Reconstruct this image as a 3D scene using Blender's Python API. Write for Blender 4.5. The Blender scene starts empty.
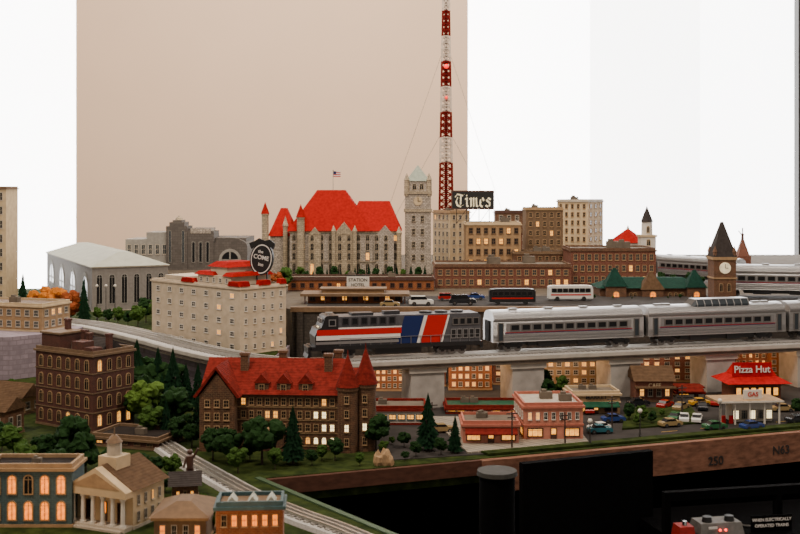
import bpy, bmesh, math, random
from mathutils import Vector, Matrix
random.seed(7)
FL=1111.0; HY=190.0; CZ=1.5
L=CZ-.39; U=CZ-.25; MZ=CZ-.325; RH=CZ-.298
def wx(px,d): return (px-400)/FL*d
def wz(py,d): return CZ-(py-HY)/FL*d
SC=bpy.context.scene
def link(o): SC.collection.objects.link(o); return o
def lin(c):
    c=c/255.0
    return c/12.92 if c<=.04045 else ((c+.055)/1.055)**2.4
def rgb(h,k=1.0):
    return tuple(min(1,lin(int(h[i:i+2],16))*k) for i in (0,2,4))+(1,)
MATS={}
def mat(key,col=None,kind='plain',rough=.7,metal=0,s=120,amt=.25,bump=.0,em=0,col2=None,bw=.5,bh=.2,axis='w',spec=None):
    if key in MATS: return MATS[key]
    m=bpy.data.materials.new(key); m.use_nodes=True; MATS[key]=m
    nt=m.node_tree; N=nt.nodes; K=nt.links
    b=N['Principled BSDF']; b.inputs['Roughness'].default_value=rough; b.inputs['Metallic'].default_value=metal
    if spec is not None: b.inputs['Specular IOR Level'].default_value=spec
    c=rgb(col); c2=rgb(col2) if col2 else None
    tc=N.new('ShaderNodeTexCoord')
    no=N.new('ShaderNodeTexNoise'); no.inputs['Scale'].default_value=s; no.inputs['Detail'].default_value=5
    K.new(tc.outputs['Object'],no.inputs['Vector'])
    cr=N.new('ShaderNodeValToRGB')
    cr.color_ramp.elements[0].position=.32; cr.color_ramp.elements[1].position=.68
    def mul(c,k): return (min(1,c[0]*k),min(1,c[1]*k),min(1,c[2]*k),1)
    if kind=='mix':
        cr.color_ramp.elements[0].color=c; cr.color_ramp.elements[1].color=c2
    else:
        cr.color_ramp.elements[0].color=mul(c,1-amt); cr.color_ramp.elements[1].color=mul(c,1+amt*.6)
    K.new(no.outputs['Fac'],cr.inputs['Fac'])
    out=cr.outputs['Color']; hsrc=no.outputs['Fac']
    if kind in('brick','siding','wave'):
        sp=N.new('ShaderNodeSeparateXYZ'); K.new(tc.outputs['Object'],sp.inputs[0])
        ad=N.new('ShaderNodeMath'); ad.operation='ADD'; K.new(sp.outputs[0],ad.inputs[0]); K.new(sp.outputs[1],ad.inputs[1])
        cb=N.new('ShaderNodeCombineXYZ'); K.new(ad.outputs[0],cb.inputs[0]); K.new(sp.outputs[2],cb.inputs[1])
        if kind=='brick':
            br=N.new('ShaderNodeTexBrick'); K.new(cb.outputs[0],br.inputs['Vector'])
            br.inputs['Scale'].default_value=100; br.inputs['Brick Width'].default_value=bw; br.inputs['Row Height'].default_value=bh
            br.inputs['Mortar Size'].default_value=bh*.09
            K.new(out,br.inputs['Color1'])
            mx=N.new('ShaderNodeMixRGB'); mx.blend_type='MULTIPLY'; mx.inputs[0].default_value=1; K.new(out,mx.inputs[1]); mx.inputs[2].default_value=(.7,.7,.7,1)
            K.new(mx.outputs[0],br.inputs['Color2'])
            br.inputs['Mortar'].default_value=c2 if c2 else mul(c,1.5)
            out=br.outputs['Color']; hsrc=br.outputs['Fac']
        else:
            wv=N.new('ShaderNodeTexWave'); wv.bands_direction='Y' if axis=='w' else 'X'
            wv.inputs['Scale'].default_value=s; wv.inputs['Distortion'].default_value=0; K.new(cb.outputs[0],wv.inputs['Vector'])
            hsrc=wv.outputs['Fac']
    if kind=='wood':
        mp=N.new('ShaderNodeMapping'); mp.inputs['Scale'].default_value=(1,12,12)
        K.new(tc.outputs['Object'],mp.inputs[0]); K.new(mp.outputs[0],no.inputs['Vector'])
    K.new(out,b.inputs['Base Color'])
    if bump>0:
        bp=N.new('ShaderNodeBump'); bp.inputs['Strength'].default_value=bump; bp.inputs['Distance'].default_value=.001
        K.new(hsrc,bp.inputs['Height']); K.new(bp.outputs[0],b.inputs['Normal'])
    if em>0:
        b.inputs['Emission Strength'].default_value=em
        K.new(out,b.inputs['Emission Color'])
    return m
# ---- palette
mat('brick_dark','4a2318','brick',.85,amt=.35,col2='5a3e30',bw=.5,bh=.18)
mat('brick_red','6a3624','brick',.85,amt=.3,col2='80604e',bw=.5,bh=.18)
mat('brick_brown','5c3b26','brick',.85,amt=.4,col2='70563e',bw=.55,bh=.2)
mat('brick_mansion','563622','brick',.85,amt=.5,col2='685236',bw=.7,bh=.28)
mat('brick_orange','84441f','brick',.85,amt=.3,col2='946c44',bw=.5,bh=.2)
mat('stone_tan','a8987e','brick',.9,amt=.35,col2='6d6152',bw=1.1,bh=.55,s=250)
mat('stone_grey','aca092','brick',.9,amt=.45,col2='5f584e',bw=.9,bh=.45,s=250)
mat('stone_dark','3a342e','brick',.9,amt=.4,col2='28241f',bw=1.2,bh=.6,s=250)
mat('deco_grey','56504a','brick',.85,amt=.15,col2='443e39',bw=1.6,bh=.8)
mat('deco_light','827e76','plain',.8,amt=.15)
mat('stucco','b8a890','plain',.85,amt=.15,s=60)
mat('cream','b49e7c','plain',.85,amt=.15,s=60)
mat('tan','927654','plain',.85,amt=.2)
mat('tan_dark','665039','plain',.85,amt=.2)
mat('hall_grey','75706a','plain',.8,amt=.15)
mat('hall_roof','a4a598','plain',.85,amt=.12,s=40,spec=.2)
mat('pink','a45e4a','plain',.8,amt=.15)
mat('salmon','b4745e','plain',.8,amt=.15)
mat('white','c4beb2','plain',.7,amt=.1)
mat('offwhite','a29888','plain',.7,amt=.15)
mat('roof_red','8e1510','siding',.9,s=140,bump=.4,amt=.2,spec=.06)
mat('roof_brick','6c2018','siding',.9,s=160,bump=.5,amt=.35,spec=.08)
mat('roof_green','15332a','siding',.9,s=160,bump=.4,spec=.1)
mat('roof_slate','332e2c','siding',.85,s=160,bump=.4,spec=.15)
mat('roof_brown','523f2e','siding',.9,s=140,bump=.4,spec=.1)
mat('roof_copper','7c8474','plain',.6,amt=.2)
mat('tar','241f1c','plain',.95,amt=.3,s=50,spec=.1)
mat('tar_light','645b50','plain',.95,amt=.2,s=50,spec=.1)
mat('dark_trim','1c1815','plain',.6)
mat('brown_trim','44281c','plain',.6)
mat('teal','2f4a4e','plain',.6)
mat('store_teal','3a4e50','brick',.8,amt=.2,col2='4d6062',bw=.6,bh=.25)
mat('green_paint','1f4834','plain',.8,spec=.1)
mat('glass','0d0e11','plain',.3,amt=.1,spec=.3)
mat('glass_blue','2a3136','plain',.3,amt=.2,spec=.3)
mat('lit','ffa040','plain',.5,em=1.9,s=200,amt=.45)
mat('lit_orange','ff7814','plain',.5,em=2.3,s=200,amt=.5)
mat('lit_white','ffe0a8','plain',.5,em=2.6,s=200,amt=.2)
mat('leaf_dark','0f2410','mix',.95,s=160,col2='243e1c',bump=1,spec=.1)
mat('leaf_green','20380f','mix',.95,s=160,col2='425a26',bump=1,spec=.1)
mat('leaf_bright','34501a','mix',.95,s=160,col2='5a7030',bump=1,spec=.1)
mat('leaf_orange','a04810','mix',.95,s=160,col2='c08030',bump=1,spec=.1)
mat('leaf_rust','6a2810','mix',.95,s=160,col2='90502a',bump=1,spec=.1)
mat('pine','0a1c12','mix',.95,s=200,col2='1b3a22',bump=1,spec=.1)
mat('bark','30221a')
mat('silver','a3a2a1','siding',.34,metal=.9,s=230,bump=.5,amt=.08)
mat('silver_flat','8f8e8d','plain',.4,metal=.7,amt=.05)
mat('steel','7c7874','plain',.4,metal=.8,amt=.1)
mat('rail','c4c0ba','plain',.3,metal=.9,amt=.1)
mat('black','0a0a0b','plain',.5)
mat('black_matte','050506','plain',.95,spec=.05)
mat('black_cloth','030304','plain',.95,spec=.03)
mat('cap_grey','34332f','plain',.8,spec=.2)
mat('equip_grey','5a5855','plain',.6,spec=.3)
mat('equip_red','8a1a14','plain',.6,spec=.3)
mat('loco_grey','2b2b2f','plain',.5,metal=.2)
mat('loco_side','4a4a4e','plain',.5,metal=.2)
mat('loco_black','0e0e10','plain',.45)
mat('am_red','a91410','plain',.5,amt=.05,spec=.25)
mat('am_blue','122250','plain',.5,amt=.05,spec=.25)
mat('am_white','d0ccc6','plain',.4,amt=.05)
mat('concrete','554c41','plain',.95,amt=.25,s=50,spec=.15)
mat('pier_grey','948f88','plain',.9,amt=.2,s=50)
mat('pier_cap','a49e94','plain',.9,amt=.15,s=50)
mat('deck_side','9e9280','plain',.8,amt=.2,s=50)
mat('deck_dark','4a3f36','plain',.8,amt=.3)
mat('ballast','8f8c87','mix',.9,s=500,col2='b0ada8',bump=.4,spec=.2)
mat('tie','86827c','plain',.85,amt=.2,spec=.2)
mat('purple_wall','8a7d86','brick',.9,amt=.15,col2='6f6469',bw=2.4,bh=1.0)
mat('asphalt','34312f','plain',.95,amt=.2,s=40,spec=.1)
mat('sidewalk','7d7568','brick',.9,amt=.1,bw=1.5,bh=1.5)
mat('line_yellow','b89030')
mat('grass','1b2510','mix',1,s=60,col2='343e1c',bump=1,spec=.05)
mat('fascia','73503f','wood',.75,s=14,amt=.4,spec=.15)
mat('table_wood','4c3126','wood',.75,s=14,amt=.3,spec=.15)
mat('green_edge','2c4424')
mat('wall_paint','ecceb2','plain',.9,amt=.02,s=3)
mat('sill_white','c8c0b6')
mat('carpet','14110f','plain',1,amt=.3)
mat('clock_face','e8dcb8','plain',.4,em=.3)
mat('mast_red','5c0f0b','plain',.8,spec=.1); mat('mast_white','b4a698','plain',.8,spec=.1)
mat('beacon','ff2010','plain',.4,em=2.2)
mat('led','ff3020','plain',.4,em=6)
mat('hut_red','a01012','siding',.85,s=120,bump=.3,spec=.1)
mat('rubber','101010','plain',.8)
mat('chrome','b0b0b0','plain',.2,metal=1)
def blind(key,e): return mat(key,'ffffff','plain',.9,em=e,amt=.02,s=2)
blind('blind_glow_full',9.5); blind('blind_glow_shaded',6.6); blind('blind_glow_mid',8.2)  # glow stands in for daylight; unequal strengths put curtain shading into the panels
G=lambda k:MATS[k]
# ---- mesh builder (cm)
class MB:
    def __init__(s): s.v=[];s.f=[];s.m=[];s.s=[]
    def add(s,vs,fs,mi=0,sm=False):
        n=len(s.v); s.v+=[tuple(v) for v in vs]
        for f in fs: s.f.append([i+n for i in f]); s.m.append(mi); s.s.append(sm)
        return s
    def box(s,x0,y0,z0,x1,y1,z1,mi=0):
        return s.add([(x0,y0,z0),(x1,y0,z0),(x1,y1,z0),(x0,y1,z0),(x0,y0,z1),(x1,y0,z1),(x1,y1,z1),(x0,y1,z1)],
          [(0,3,2,1),(4,5,6,7),(0,1,5,4),(1,2,6,5),(2,3,7,6),(3,0,4,7)],mi)
    def prism(s,pts,z0,z1,mi=0):
        n=len(pts)
        return s.add([(x,y,z0) for x,y in pts]+[(x,y,z1) for x,y in pts],
          [list(range(n))[::-1],[n+i for i in range(n)]]+[(i,(i+1)%n,n+(i+1)%n,n+i) for i in range(n)],mi)
    def side(s,pts,y0,y1,mi=0):
        n=len(pts)
        return s.add([(x,y0,z) for x,z in pts]+[(x,y1,z) for x,z in pts],
          [list(range(n)),[n+i for i in range(n)][::-1]]+[(i,n+i,n+(i+1)%n,(i+1)%n) for i in range(n)],mi)
    def cross(s,pts,x0,x1,mi=0,sm=False):
        n=len(pts)
        s.add([(x0,y,z) for y,z in pts]+[(x1,y,z) for y,z in pts],[(i,n+i,n+(i+1)%n,(i+1)%n) for i in range(n)],mi,sm)
        return s.add([(x0,y,z) for y,z in pts]+[(x1,y,z) for y,z in pts],[list(range(n)),[n+i for i in range(n)][::-1]],mi)
    def cyl(s,cx,cy,z0,z1,r0,r1=None,n=14,mi=0,a0=0,sm=True):
        r1=r0 if r1 is None else r1
        a=[a0+2*math.pi*i/n for i in range(n)]
        s.add([(cx+r0*math.cos(t),cy+r0*math.sin(t),z0) for t in a]+[(cx+r1*math.cos(t),cy+r1*math.sin(t),z1) for t in a],
          [(i,(i+1)%n,n+(i+1)%n,n+i) for i in range(n)],mi,sm and n>6)
        s.add([(cx+r0*math.cos(t),cy+r0*math.sin(t),z0) for t in a],[list(range(n))[::-1]],mi)
        if r1>0.01: s.add([(cx+r1*math.cos(t),cy+r1*math.sin(t),z1) for t in a],[list(range(n))],mi)
        return s
    def disc(s,cx,y0,y1,cz,r,n=20,mi=0):
        return s.side([(cx+r*math.cos(2*math.pi*i/n),cz+r*math.sin(2*math.pi*i/n)) for i in range(n)],y0,y1,mi)
    def hip(s,x0,y0,x1,y1,z0,z1,ix,iy,mi=0):
        return s.add([(x0,y0,z0),(x1,y0,z0),(x1,y1,z0),(x0,y1,z0),(x0+ix,y0+iy,z1),(x1-ix,y0+iy,z1),(x1-ix,y1-iy,z1),(x0+ix,y1-iy,z1)],
          [(0,3,2,1),(4,5,6,7),(0,1,5,4),(1,2,6,5),(2,3,7,6),(3,0,4,7)],mi)
    def gx(s,x0,y0,x1,y1,z0,z1,mi=0):
        ym=(y0+y1)/2; return s.cross([(y0,z0),(y1,z0),(ym,z1)],x0,x1,mi)
    def gy(s,x0,y0,x1,y1,z0,z1,mi=0):
        xm=(x0+x1)/2; return s.side([(x0,z0),(x1,z0),(xm,z1)],y0,y1,mi)
    def tube(s,p,q,r,n=5,mi=0,sm=True):
        p=Vector(p);q=Vector(q);d=(q-p)
        if d.length<1e-6: return s
        d.normalize(); a=d.orthogonal().normalized(); b=d.cross(a)
        A=[2*math.pi*i/n for i in range(n)]
        return s.add([p+r*(a*math.cos(t)+b*math.sin(t)) for t in A]+[q+r*(a*math.cos(t)+b*math.sin(t)) for t in A],
          [(i,(i+1)%n,n+(i+1)%n,n+i) for i in range(n)]+[list(range(n))[::-1],[n+i for i in range(n)]],mi)
    def sphere(s,cx,cy,cz,r,mi=0,n=10,k=6):
        vs=[];fs=[]
        for j in range(k+1):
            ph=math.pi*j/k
            for i in range(n):
                t=2*math.pi*i/n; vs.append((cx+r*math.sin(ph)*math.cos(t),cy+r*math.sin(ph)*math.sin(t),cz+r*math.cos(ph)))
        for j in range(k):
            for i in range(n): fs.append((j*n+i,(j+1)*n+i,(j+1)*n+(i+1)%n,j*n+(i+1)%n))
        return s.add(vs,fs,mi,True)
    def ring(s,x0,y0,x1,y1,z0,z1,t,o=0,mi=0):
        s.box(x0-o,y0-o,z0,x1+o,y0+t,z1,mi); s.box(x0-o,y1-t,z0,x1+o,y1+o,z1,mi)
        s.box(x0-o,y0+t,z0,x0+t,y1-t,z1,mi); s.box(x1-t,y0+t,z0,x1+o,y1-t,z1,mi); return s
    def sweep(s,pts,prof,mi=0):
        n=len(prof); P=[Vector(p) for p in pts]; vs=[];fs=[]
        for i,p in enumerate(P):
            a=P[max(0,i-1)]; b=P[min(len(P)-1,i+1)]; d=(b-a); d.z=0; d.normalize(); nr=Vector((-d.y,d.x,0))
            for o,z in prof: vs.append(p+nr*o+Vector((0,0,z)))
        for i in range(len(P)-1):
            for j in range(n): fs.append((i*n+j,i*n+(j+1)%n,(i+1)*n+(j+1)%n,(i+1)*n+j))
        fs.append(list(range(n))); fs.append([(len(P)-1)*n+j for j in range(n)][::-1])
        return s.add(vs,fs,mi)
    def data(s,name,mats):
        me=bpy.data.meshes.new(name)
        me.from_pydata([(x*.01,y*.01,z*.01) for x,y,z in s.v],[],s.f)
        for k in mats: me.materials.append(G(k))
        for p,mi,sm in zip(me.polygons,s.m,s.s): p.material_index=mi; p.use_smooth=sm
        bm=bmesh.new(); bm.from_mesh(me)
        bmesh.ops.recalc_face_normals(bm,faces=bm.faces); bm.to_mesh(me); bm.free()
        return me
    def part(s,name,parent,mats,loc=(0,0,0),rz=0,label=None):
        if isinstance(mats,str): mats=[mats]
        return put(s.data(name,mats),name,parent,loc,rz,label)
    def top(s,name,label,cat,mats,x=0,y=0,z=0,rz=0,group=None,kind=None):
        if isinstance(mats,str): mats=[mats]
        o=bpy.data.objects.new(name,s.data(name,mats)); o.location=(x,y,z); o.rotation_euler=(0,0,math.radians(rz)); link(o)
        o['label']=label; o['category']=cat
        if kind: o['kind']=kind
        if group: o['group']=group
        return o
def put(me,name,parent,loc=(0,0,0),rz=0,label=None):
    o=bpy.data.objects.new(name,me); o.parent=parent; o.location=tuple(c*.01 for c in loc); o.rotation_euler=(0,0,math.radians(rz))
    if label: o['label']=label
    return link(o)
def thing(name,label,cat,x,y,z,rz=0,group=None):
    o=bpy.data.objects.new(name,None); o.empty_display_size=.01; o.location=(x,y,z); o.rotation_euler=(0,0,math.radians(rz)); link(o)
    o['label']=label; o['category']=cat
    if group: o['group']=group
    return o
# ---- windows
WD={}
def windata(w,h,style,fr,pane):
    key=(round(w,2),round(h,2),style,fr,pane)
    if key in WD: return WD[key]
    m=MB(); t=min(w,h)*.13; hw=w/2
    if style=='arch':
        n=8; r=hw; zc=max(h-r,0.01)
        out=[(-hw,0)]+[(r*math.cos(math.pi-math.pi*i/n),zc+r*math.sin(math.pi-math.pi*i/n)) for i in range(n+1)]+[(hw,0)]
        ri=r-t
        inn=[(-hw+t,t)]+[(ri*math.cos(math.pi-math.pi*i/n),zc+ri*math.sin(math.pi-math.pi*i/n)) for i in range(n+1)]+[(hw-t,t)]
        k=len(out)
        vs=[(x,-.12,z) for x,z in out]+[(x,-.12,z) for x,z in inn]+[(x,.02,z) for x,z in out]
        fs=[(i,(i+1)%k,k+(i+1)%k,k+i) for i in range(k)]+[(i,2*k+i,2*k+(i+1)%k,(i+1)%k) for i in range(k)]
        m.add(vs,fs,0); m.add([(x,-.05,z) for x,z in inn],[list(range(k))],1)
        m.box(-t*.25,-.09,t,t*.25,-.05,h-t,0); m.box(-hw+t,-.09,zc-t*.2,hw-t,-.05,zc+t*.2,0)
    else:
        m.box(-hw,-.12,0,-hw+t,.02,h); m.box(hw-t,-.12,0,hw,.02,h); m.box(-hw+t,-.12,h-t,hw-t,.02,h); m.box(-hw+t,-.12,0,hw-t,.02,t)
        m.add([(-hw+t,-.05,t),(hw-t,-.05,t),(hw-t,-.05,h-t),(-hw+t,-.05,h-t)],[(0,1,2,3)],1)
        if style=='rect':
            m.box(-hw+t,-.09,h*.5-t*.3,hw-t,-.05,h*.5+t*.3); m.box(-t*.2,-.09,t,t*.2,-.05,h-t)
            m.box(-hw-t*.5,-.2,-t*.6,hw+t*.5,.02,0)
        elif style=='shop':
            for i in (1,2): m.box(-hw+w*i/3-t*.15,-.09,t,-hw+w*i/3+t*.15,-.05,h-t)
            m.box(-hw+t,-.09,h*.75-t*.15,hw-t,-.05,h*.75+t*.15)
        elif style=='door':
            m.box(-hw+t,-.09,t,hw-t,-.05,h*.4)
    WD[key]=m.data('window',[fr,pane]); return WD[key]
def place(c,face,u,z,me,name='window'):
    if face=='F': l,r=(u,0,z),0
    elif face=='R': l,r=(c.w,u,z),90
    elif face=='L': l,r=(0,c.dp-u,z),-90
    else: l,r=(c.w-u,c.dp,z),180
    return put(me,name,c.e,l,r)
def wgrid(c,face,rows,cols,u0,u1,z0,z1,wf=.5,hf=.6,style='rect',fr='offwhite',lit=.15,litm='lit',name='window',pane='glass'):
    cw=(u1-u0)/cols; ch=(z1-z0)/rows
    for r in range(rows):
        for k in range(cols):
            p=litm if random.random()<lit else pane
            place(c,face,u0+cw*(k+.5),z0+ch*r+ch*(1-hf)*.5,windata(cw*wf,ch*hf,style,fr,p),name)
class Ctx: pass
def bld(name,label,side,xl,xc,xr,ytop,d,lv,th=0,dep=None,wall='tan',roof='tar',trim='tan_dark',fr=None,sd=None,wf=.5,hf=.6,
        style='rect',frame='offwhite',lit=.15,litm='lit',shop=0,par=.5,cat='building',awn=None,units=1,band=True,group=None,pane='glass',w=None,top='flat',rise=3,slit=None):
    t=math.radians(th); ct,st=math.cos(t),math.sin(t)
    Xc=wx(xc,d); c=Ctx()
    if side>0:
        kl=(xl-400)/FL; ww=(Xc-kl*d)/(ct+kl*st); rot=-th
        if dep is None: kr=(xr-400)/FL; dd=(kr*d-Xc)/(st-kr*ct)
        else: dd=dep*.01
        ox=Xc-ww*ct; oy=d+ww*st
    else:
        kr=(xr-400)/FL; ww=(kr*d-Xc)/(ct-kr*st); rot=th
        if dep is None: kl=(xl-400)/FL; dd=(Xc-kl*d)/(st+kl*ct)
        else: dd=dep*.01
        ox,oy=Xc,d
    c.w=ww*100; c.dp=dd*100; c.h=(wz(ytop,d)-lv)*100; c.d=d
    c.e=thing(name,label,cat,ox,oy,lv,rot,group); W,D,H=c.w,c.dp,c.h
    MB().box(0,0,0,W,D,H).part('body',c.e,wall)
    if top=='flat':
        MB().box(.2,.2,H,W-.2,D-.2,H+.08).part('roof',c.e,roof)
        if par: MB().ring(0,0,W,D,H,H+par,.3,0).ring(0,0,W,D,H-.35,H,.0,.3).part('cornice',c.e,trim)
        for i in range(units):
            ux=random.uniform(.15,.7)*W; uy=random.uniform(.25,.65)*D; q=min(W,D)*.14
            MB().box(ux,uy,H,ux+q*1.5,uy+q,H+q*.9).box(ux+q*.2,uy+q*.2,H+q*.9,ux+q*.8,uy+q*.8,H+q*1.2).part('rooftop_unit',c.e,'tar_light')
    elif top=='hip':
        MB().hip(-.5,-.5,W+.5,D+.5,H,H+rise,min(W,D)*.45,min(W,D)*.45).part('roof',c.e,roof)
        MB().ring(0,0,W,D,H-.35,H,.0,.3).part('cornice',c.e,trim)
    elif top=='gx':
        MB().gx(-.5,-.5,W+.5,D+.5,H,H+rise).part('roof',c.e,roof)
    elif top=='gy':
        MB().gy(-.5,-.5,W+.5,D+.5,H,H+rise).part('roof',c.e,roof)
    zg=.4
    if shop:
        zg=shop
        MB().box(-.12,-.12,zg-.35,W+.12,D+.12,zg-.1).part('belt_course',c.e,trim)
        for f,l in (('F',W),('R' if side>0 else 'L',D)):
            n=max(1,int(l/(shop*1.15))); cw=(l-.6)/n
            for i in range(n):
                if i==n//2: place(c,f,.3+cw*(i+.5),.05,windata(min(cw*.5,shop*.4),shop-.7,'door','brown_trim',litm),'door')
                else: place(c,f,.3+cw*(i+.5),.3,windata(cw*.86,shop-.95,'shop','brown_trim',litm if random.random()<.75 else 'glass'))
        if awn:
            MB().cross([(-1.1,0),(-.12,.7),(-.12,.9),(-1.1,.2)],.3,W-.3).part('awning',c.e,awn,(0,0,zg-1.0))
    elif band:
        MB().box(-.1,-.1,0,W+.1,D+.1,.35).part('plinth',c.e,trim)
    if fr: wgrid(c,'F',fr[0],fr[1],.3,W-.3,zg,H-.4,wf,hf,style,frame,lit,litm,pane=pane)
    if sd: wgrid(c,'R' if side>0 else 'L',sd[0],sd[1],.3,D-.3,zg,H-.4,wf,hf,style,frame,lit if slit is None else slit,litm,pane=pane)
    return c
def ctx(name,label,cat,px0,d,lv,rot=0,group=None):
    c=Ctx(); c.d=d; c.lv=lv; c.px0=px0
    c.e=thing(name,label,cat,wx(px0,d),d,lv,rot,group)
    c.X=lambda px,dd=0: (wx(px,d+dd*.01)-wx(px0,d))*100
    c.Z=lambda py,dd=0:(wz(py,d+dd*.01)-lv)*100
    return c
def textpart(parent,s,size,loc,matk,rz=0,name='lettering',ext=.03,tilt=0):
    cu=bpy.data.curves.new('t','FONT'); cu.body=s; cu.size=size*.01; cu.extrude=ext*.01; cu.align_x='CENTER'; cu.align_y='CENTER'; cu.offset=size*.0001
    o=bpy.data.objects.new('t',cu); link(o); bpy.context.view_layer.update()
    me=bpy.data.meshes.new_from_object(o); bpy.data.objects.remove(o)
    me.transform(Matrix.Rotation(math.radians(tilt),4,'Z'))
    me.transform(Matrix.Rotation(math.pi/2,4,'X')); me.materials.clear(); me.materials.append(G(matk))
    return put(me,name,parent,loc,rz)

# =========== ROOM
def struct(m,name,mats,label,cat): return m.top(name,label,cat,mats,kind='structure')
struct(MB().box(-500,-300,-5,500,620,0),'floor','carpet','dark carpeted room floor','floor')
wp0,wp1=wx(76,5)*100,wx(468,5)*100
struct(MB().box(wp0,500,0,wp1,540,330),'wall_back','wall_paint','beige painted wall pier between two bright windows','wall')
struct(MB().box(-500,530,0,wp0,545,55).box(wp1,530,0,500,545,55),'wall_back_lower','wall_paint','beige wall below the windows','wall')
struct(MB().box(-500,530,300,wp0,545,330).box(wp1,530,300,500,545,330),'wall_back_upper','wall_paint','beige wall above the windows','wall')
def window(n,x0,x1,panels):
    e=thing('window_%d'%n,'large bright window with daylight put into glowing white blind panels','window',0,0,0); e['kind']='structure'
    for a,b,k in panels: MB().box(a,534,56,b,535,300).part('blind',e,k)
    MB().box(x0,530,52,x1,545,56).box(x0,530,298,x1,545,300).part('frame',e,'sill_white')
window(1,-500,wp0,[(-500,wp0,'blind_glow_full')])
d5=5.34
window(2,wp1,500,[(wp1,wx(590,d5)*100,'blind_glow_full'),(wx(590,d5)*100,wx(700,d5)*100,'blind_glow_shaded'),(wx(700,d5)*100,wx(797,d5)*100,'blind_glow_mid'),(wx(797,d5)*100+4,500,'blind_glow_mid')])
struct(MB().box(wx(797,5.3)*100,528,55,wx(797,5.3)*100+5,534,300),'trim_1','dark_trim','dark vertical window mullion','trim')

# =========== TERRAIN
def prismtop(pts,z0,z1,name,label,cat,mats):
    m=MB(); m.prism([(x*100,y*100) for x,y in pts],z0*100,z1*100)
    return m.top(name,label,cat,mats)
TB=[(-1.7,.95),(.214,.95),(-.196,1.5),(1.1,1.972),(2.1,2.34),(2.1,4.4),(-1.7,4.4)]
tb=thing('layout_table','long wooden table carrying the model railroad, dark cloth skirt','table',0,0,0)
MB().prism([(x*100,y*100) for x,y in TB],(L-.035)*100,L*100).part('table_top',tb,'grass')
for a,b in ((-1.5,1.1),(-.0,1.13),(-.1,1.75),(1.0,2.1),(1.9,2.5),(-1.5,4.2),(0,4.2),(1.9,4.2)):
    MB().box(a*100-3,b*100-3,0,a*100+3,b*100+3,(L-.035)*100).part('leg',tb,'table_wood')
def edge(pts,z0,z1,t,name,parent,mk,off=0):
    m=MB(); P=[(x*100,y*100,0) for x,y in pts]; m.sweep(P,[(off,z0*100),(off-t,z0*100),(off-t,z1*100),(off,z1*100)]); return m.part(name,parent,mk)
edge([(.1155,1.6135),(1.1,1.972),(2.1,2.34)],L-.048,L-.001,1.2,'fascia_board',tb,'fascia')
edge([(-.196,1.5),(.1155,1.6135)],L-.022,L-.001,.8,'edge_board',tb,'table_wood')
edge([(.214,.95),(-.196,1.5)],L-.02,L+.002,.8,'edge_board',tb,'green_edge')
edge([(.18,.95),(-.205,1.53),(1.1,2.01),(2.1,2.38)],.02,L-.036,.4,'skirt_cloth',tb,'black_cloth')
def onfascia(px,s,size,dz):
    k=(px-400)/FL; x0,y0,x1,y1=.1155,1.6135,1.1,1.972; sl=(y1-y0)/(x1-x0)
    x=k*(y0-sl*x0)/(1-k*sl); y=y0+sl*(x-x0); a=math.atan(sl)
    textpart(tb,s,size,((x+math.sin(a)*.0126)*100,(y-math.cos(a)*.0126)*100,(L-dz)*100),'dark_trim',math.degrees(a),'stencil_mark')
onfascia(711,'250',1.9,.034); onfascia(776,'N63',1.9,.027)
TR=[(-1.5,2.95),(-1.06,2.76),(-.76,2.56),(-.64,2.45),(-.517,2.30),(-.406,2.15),(-.312,2.04),(-.232,1.98),(-.159,1.962),(0,2.004),(.3,2.088),(.6,2.172),(.9,2.256),(1.2,2.34),(1.8,2.507)]
def cat(pts,n=6):
    out=[]
    for i in range(len(pts)-1):
        p0=Vector(pts[max(0,i-1)]);p1=Vector(pts[i]);p2=Vector(pts[i+1]);p3=Vector(pts[min(len(pts)-1,i+2)])
        for k in range(n):
            t=k/n; out.append(.5*((2*p1)+(-p0+p2)*t+(2*p0-5*p1+4*p2-p3)*t*t+(-p0+3*p1-3*p2+p3)*t**3))
    out.append(Vector(pts[-1])); return out
TRS=cat(TR)
left=[(p.x,p.y) for p in TRS if p.x<-.25]
Mpoly=[(x,y) for x,y in left]+[(-.23,2.32),(-.47,2.62),(-.64,3.0),(-.64,3.34),(-1.5,3.34)]
prismtop(Mpoly,L,MZ,'hillside_terrace','grey stone terrace block carrying the curved track','terrain',['purple_wall'])
prismtop([(x,y+.004) for x,y in Mpoly[:len(left)]]+[(-.235,2.315),(-.475,2.615),(-.645,3.0),(-.645,3.33),(-1.5,3.33)],MZ,MZ+.002,'lawn','green and brown grass strip on the terrace','lawn',['grass'])
Upoly=[(-.225,2.33),(1.0,2.345),(1.3,2.43),(2.1,2.68),(2.1,4.3),(-.87,4.3),(-.87,3.345),(-.635,3.345),(-.635,3.0),(-.465,2.62)]
prismtop(Upoly,L,U,'upper_city_deck','raised grey plateau of the upper city','terrain',['concrete'])
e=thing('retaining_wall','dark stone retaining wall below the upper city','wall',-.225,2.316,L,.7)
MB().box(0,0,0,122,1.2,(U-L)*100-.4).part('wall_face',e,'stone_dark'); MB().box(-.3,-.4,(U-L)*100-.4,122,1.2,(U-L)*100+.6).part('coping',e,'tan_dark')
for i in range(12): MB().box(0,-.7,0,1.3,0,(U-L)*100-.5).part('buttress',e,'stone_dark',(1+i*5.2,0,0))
prismtop([(-.2,2.338),(1.0,2.353),(1.9,2.63),(1.9,2.85),(1.0,2.62),(-.2,2.60)],U,U+.0015,'upper_street','dark asphalt street on the raised plateau','street',['asphalt'])
prismtop([(-.4,2.86),(.12,2.86),(.12,3.3),(-.4,3.3)],U,U+.002,'station_lawn','green lawn around the stone station','lawn',['grass'])
prismtop([(-1.25,2.28),(-.80,2.28),(-.70,2.38),(-.70,2.46),(-1.25,2.62)],L,CZ-.302,'retaining_wall','pale purple-grey block retaining wall','wall',['purple_wall'])
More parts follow.
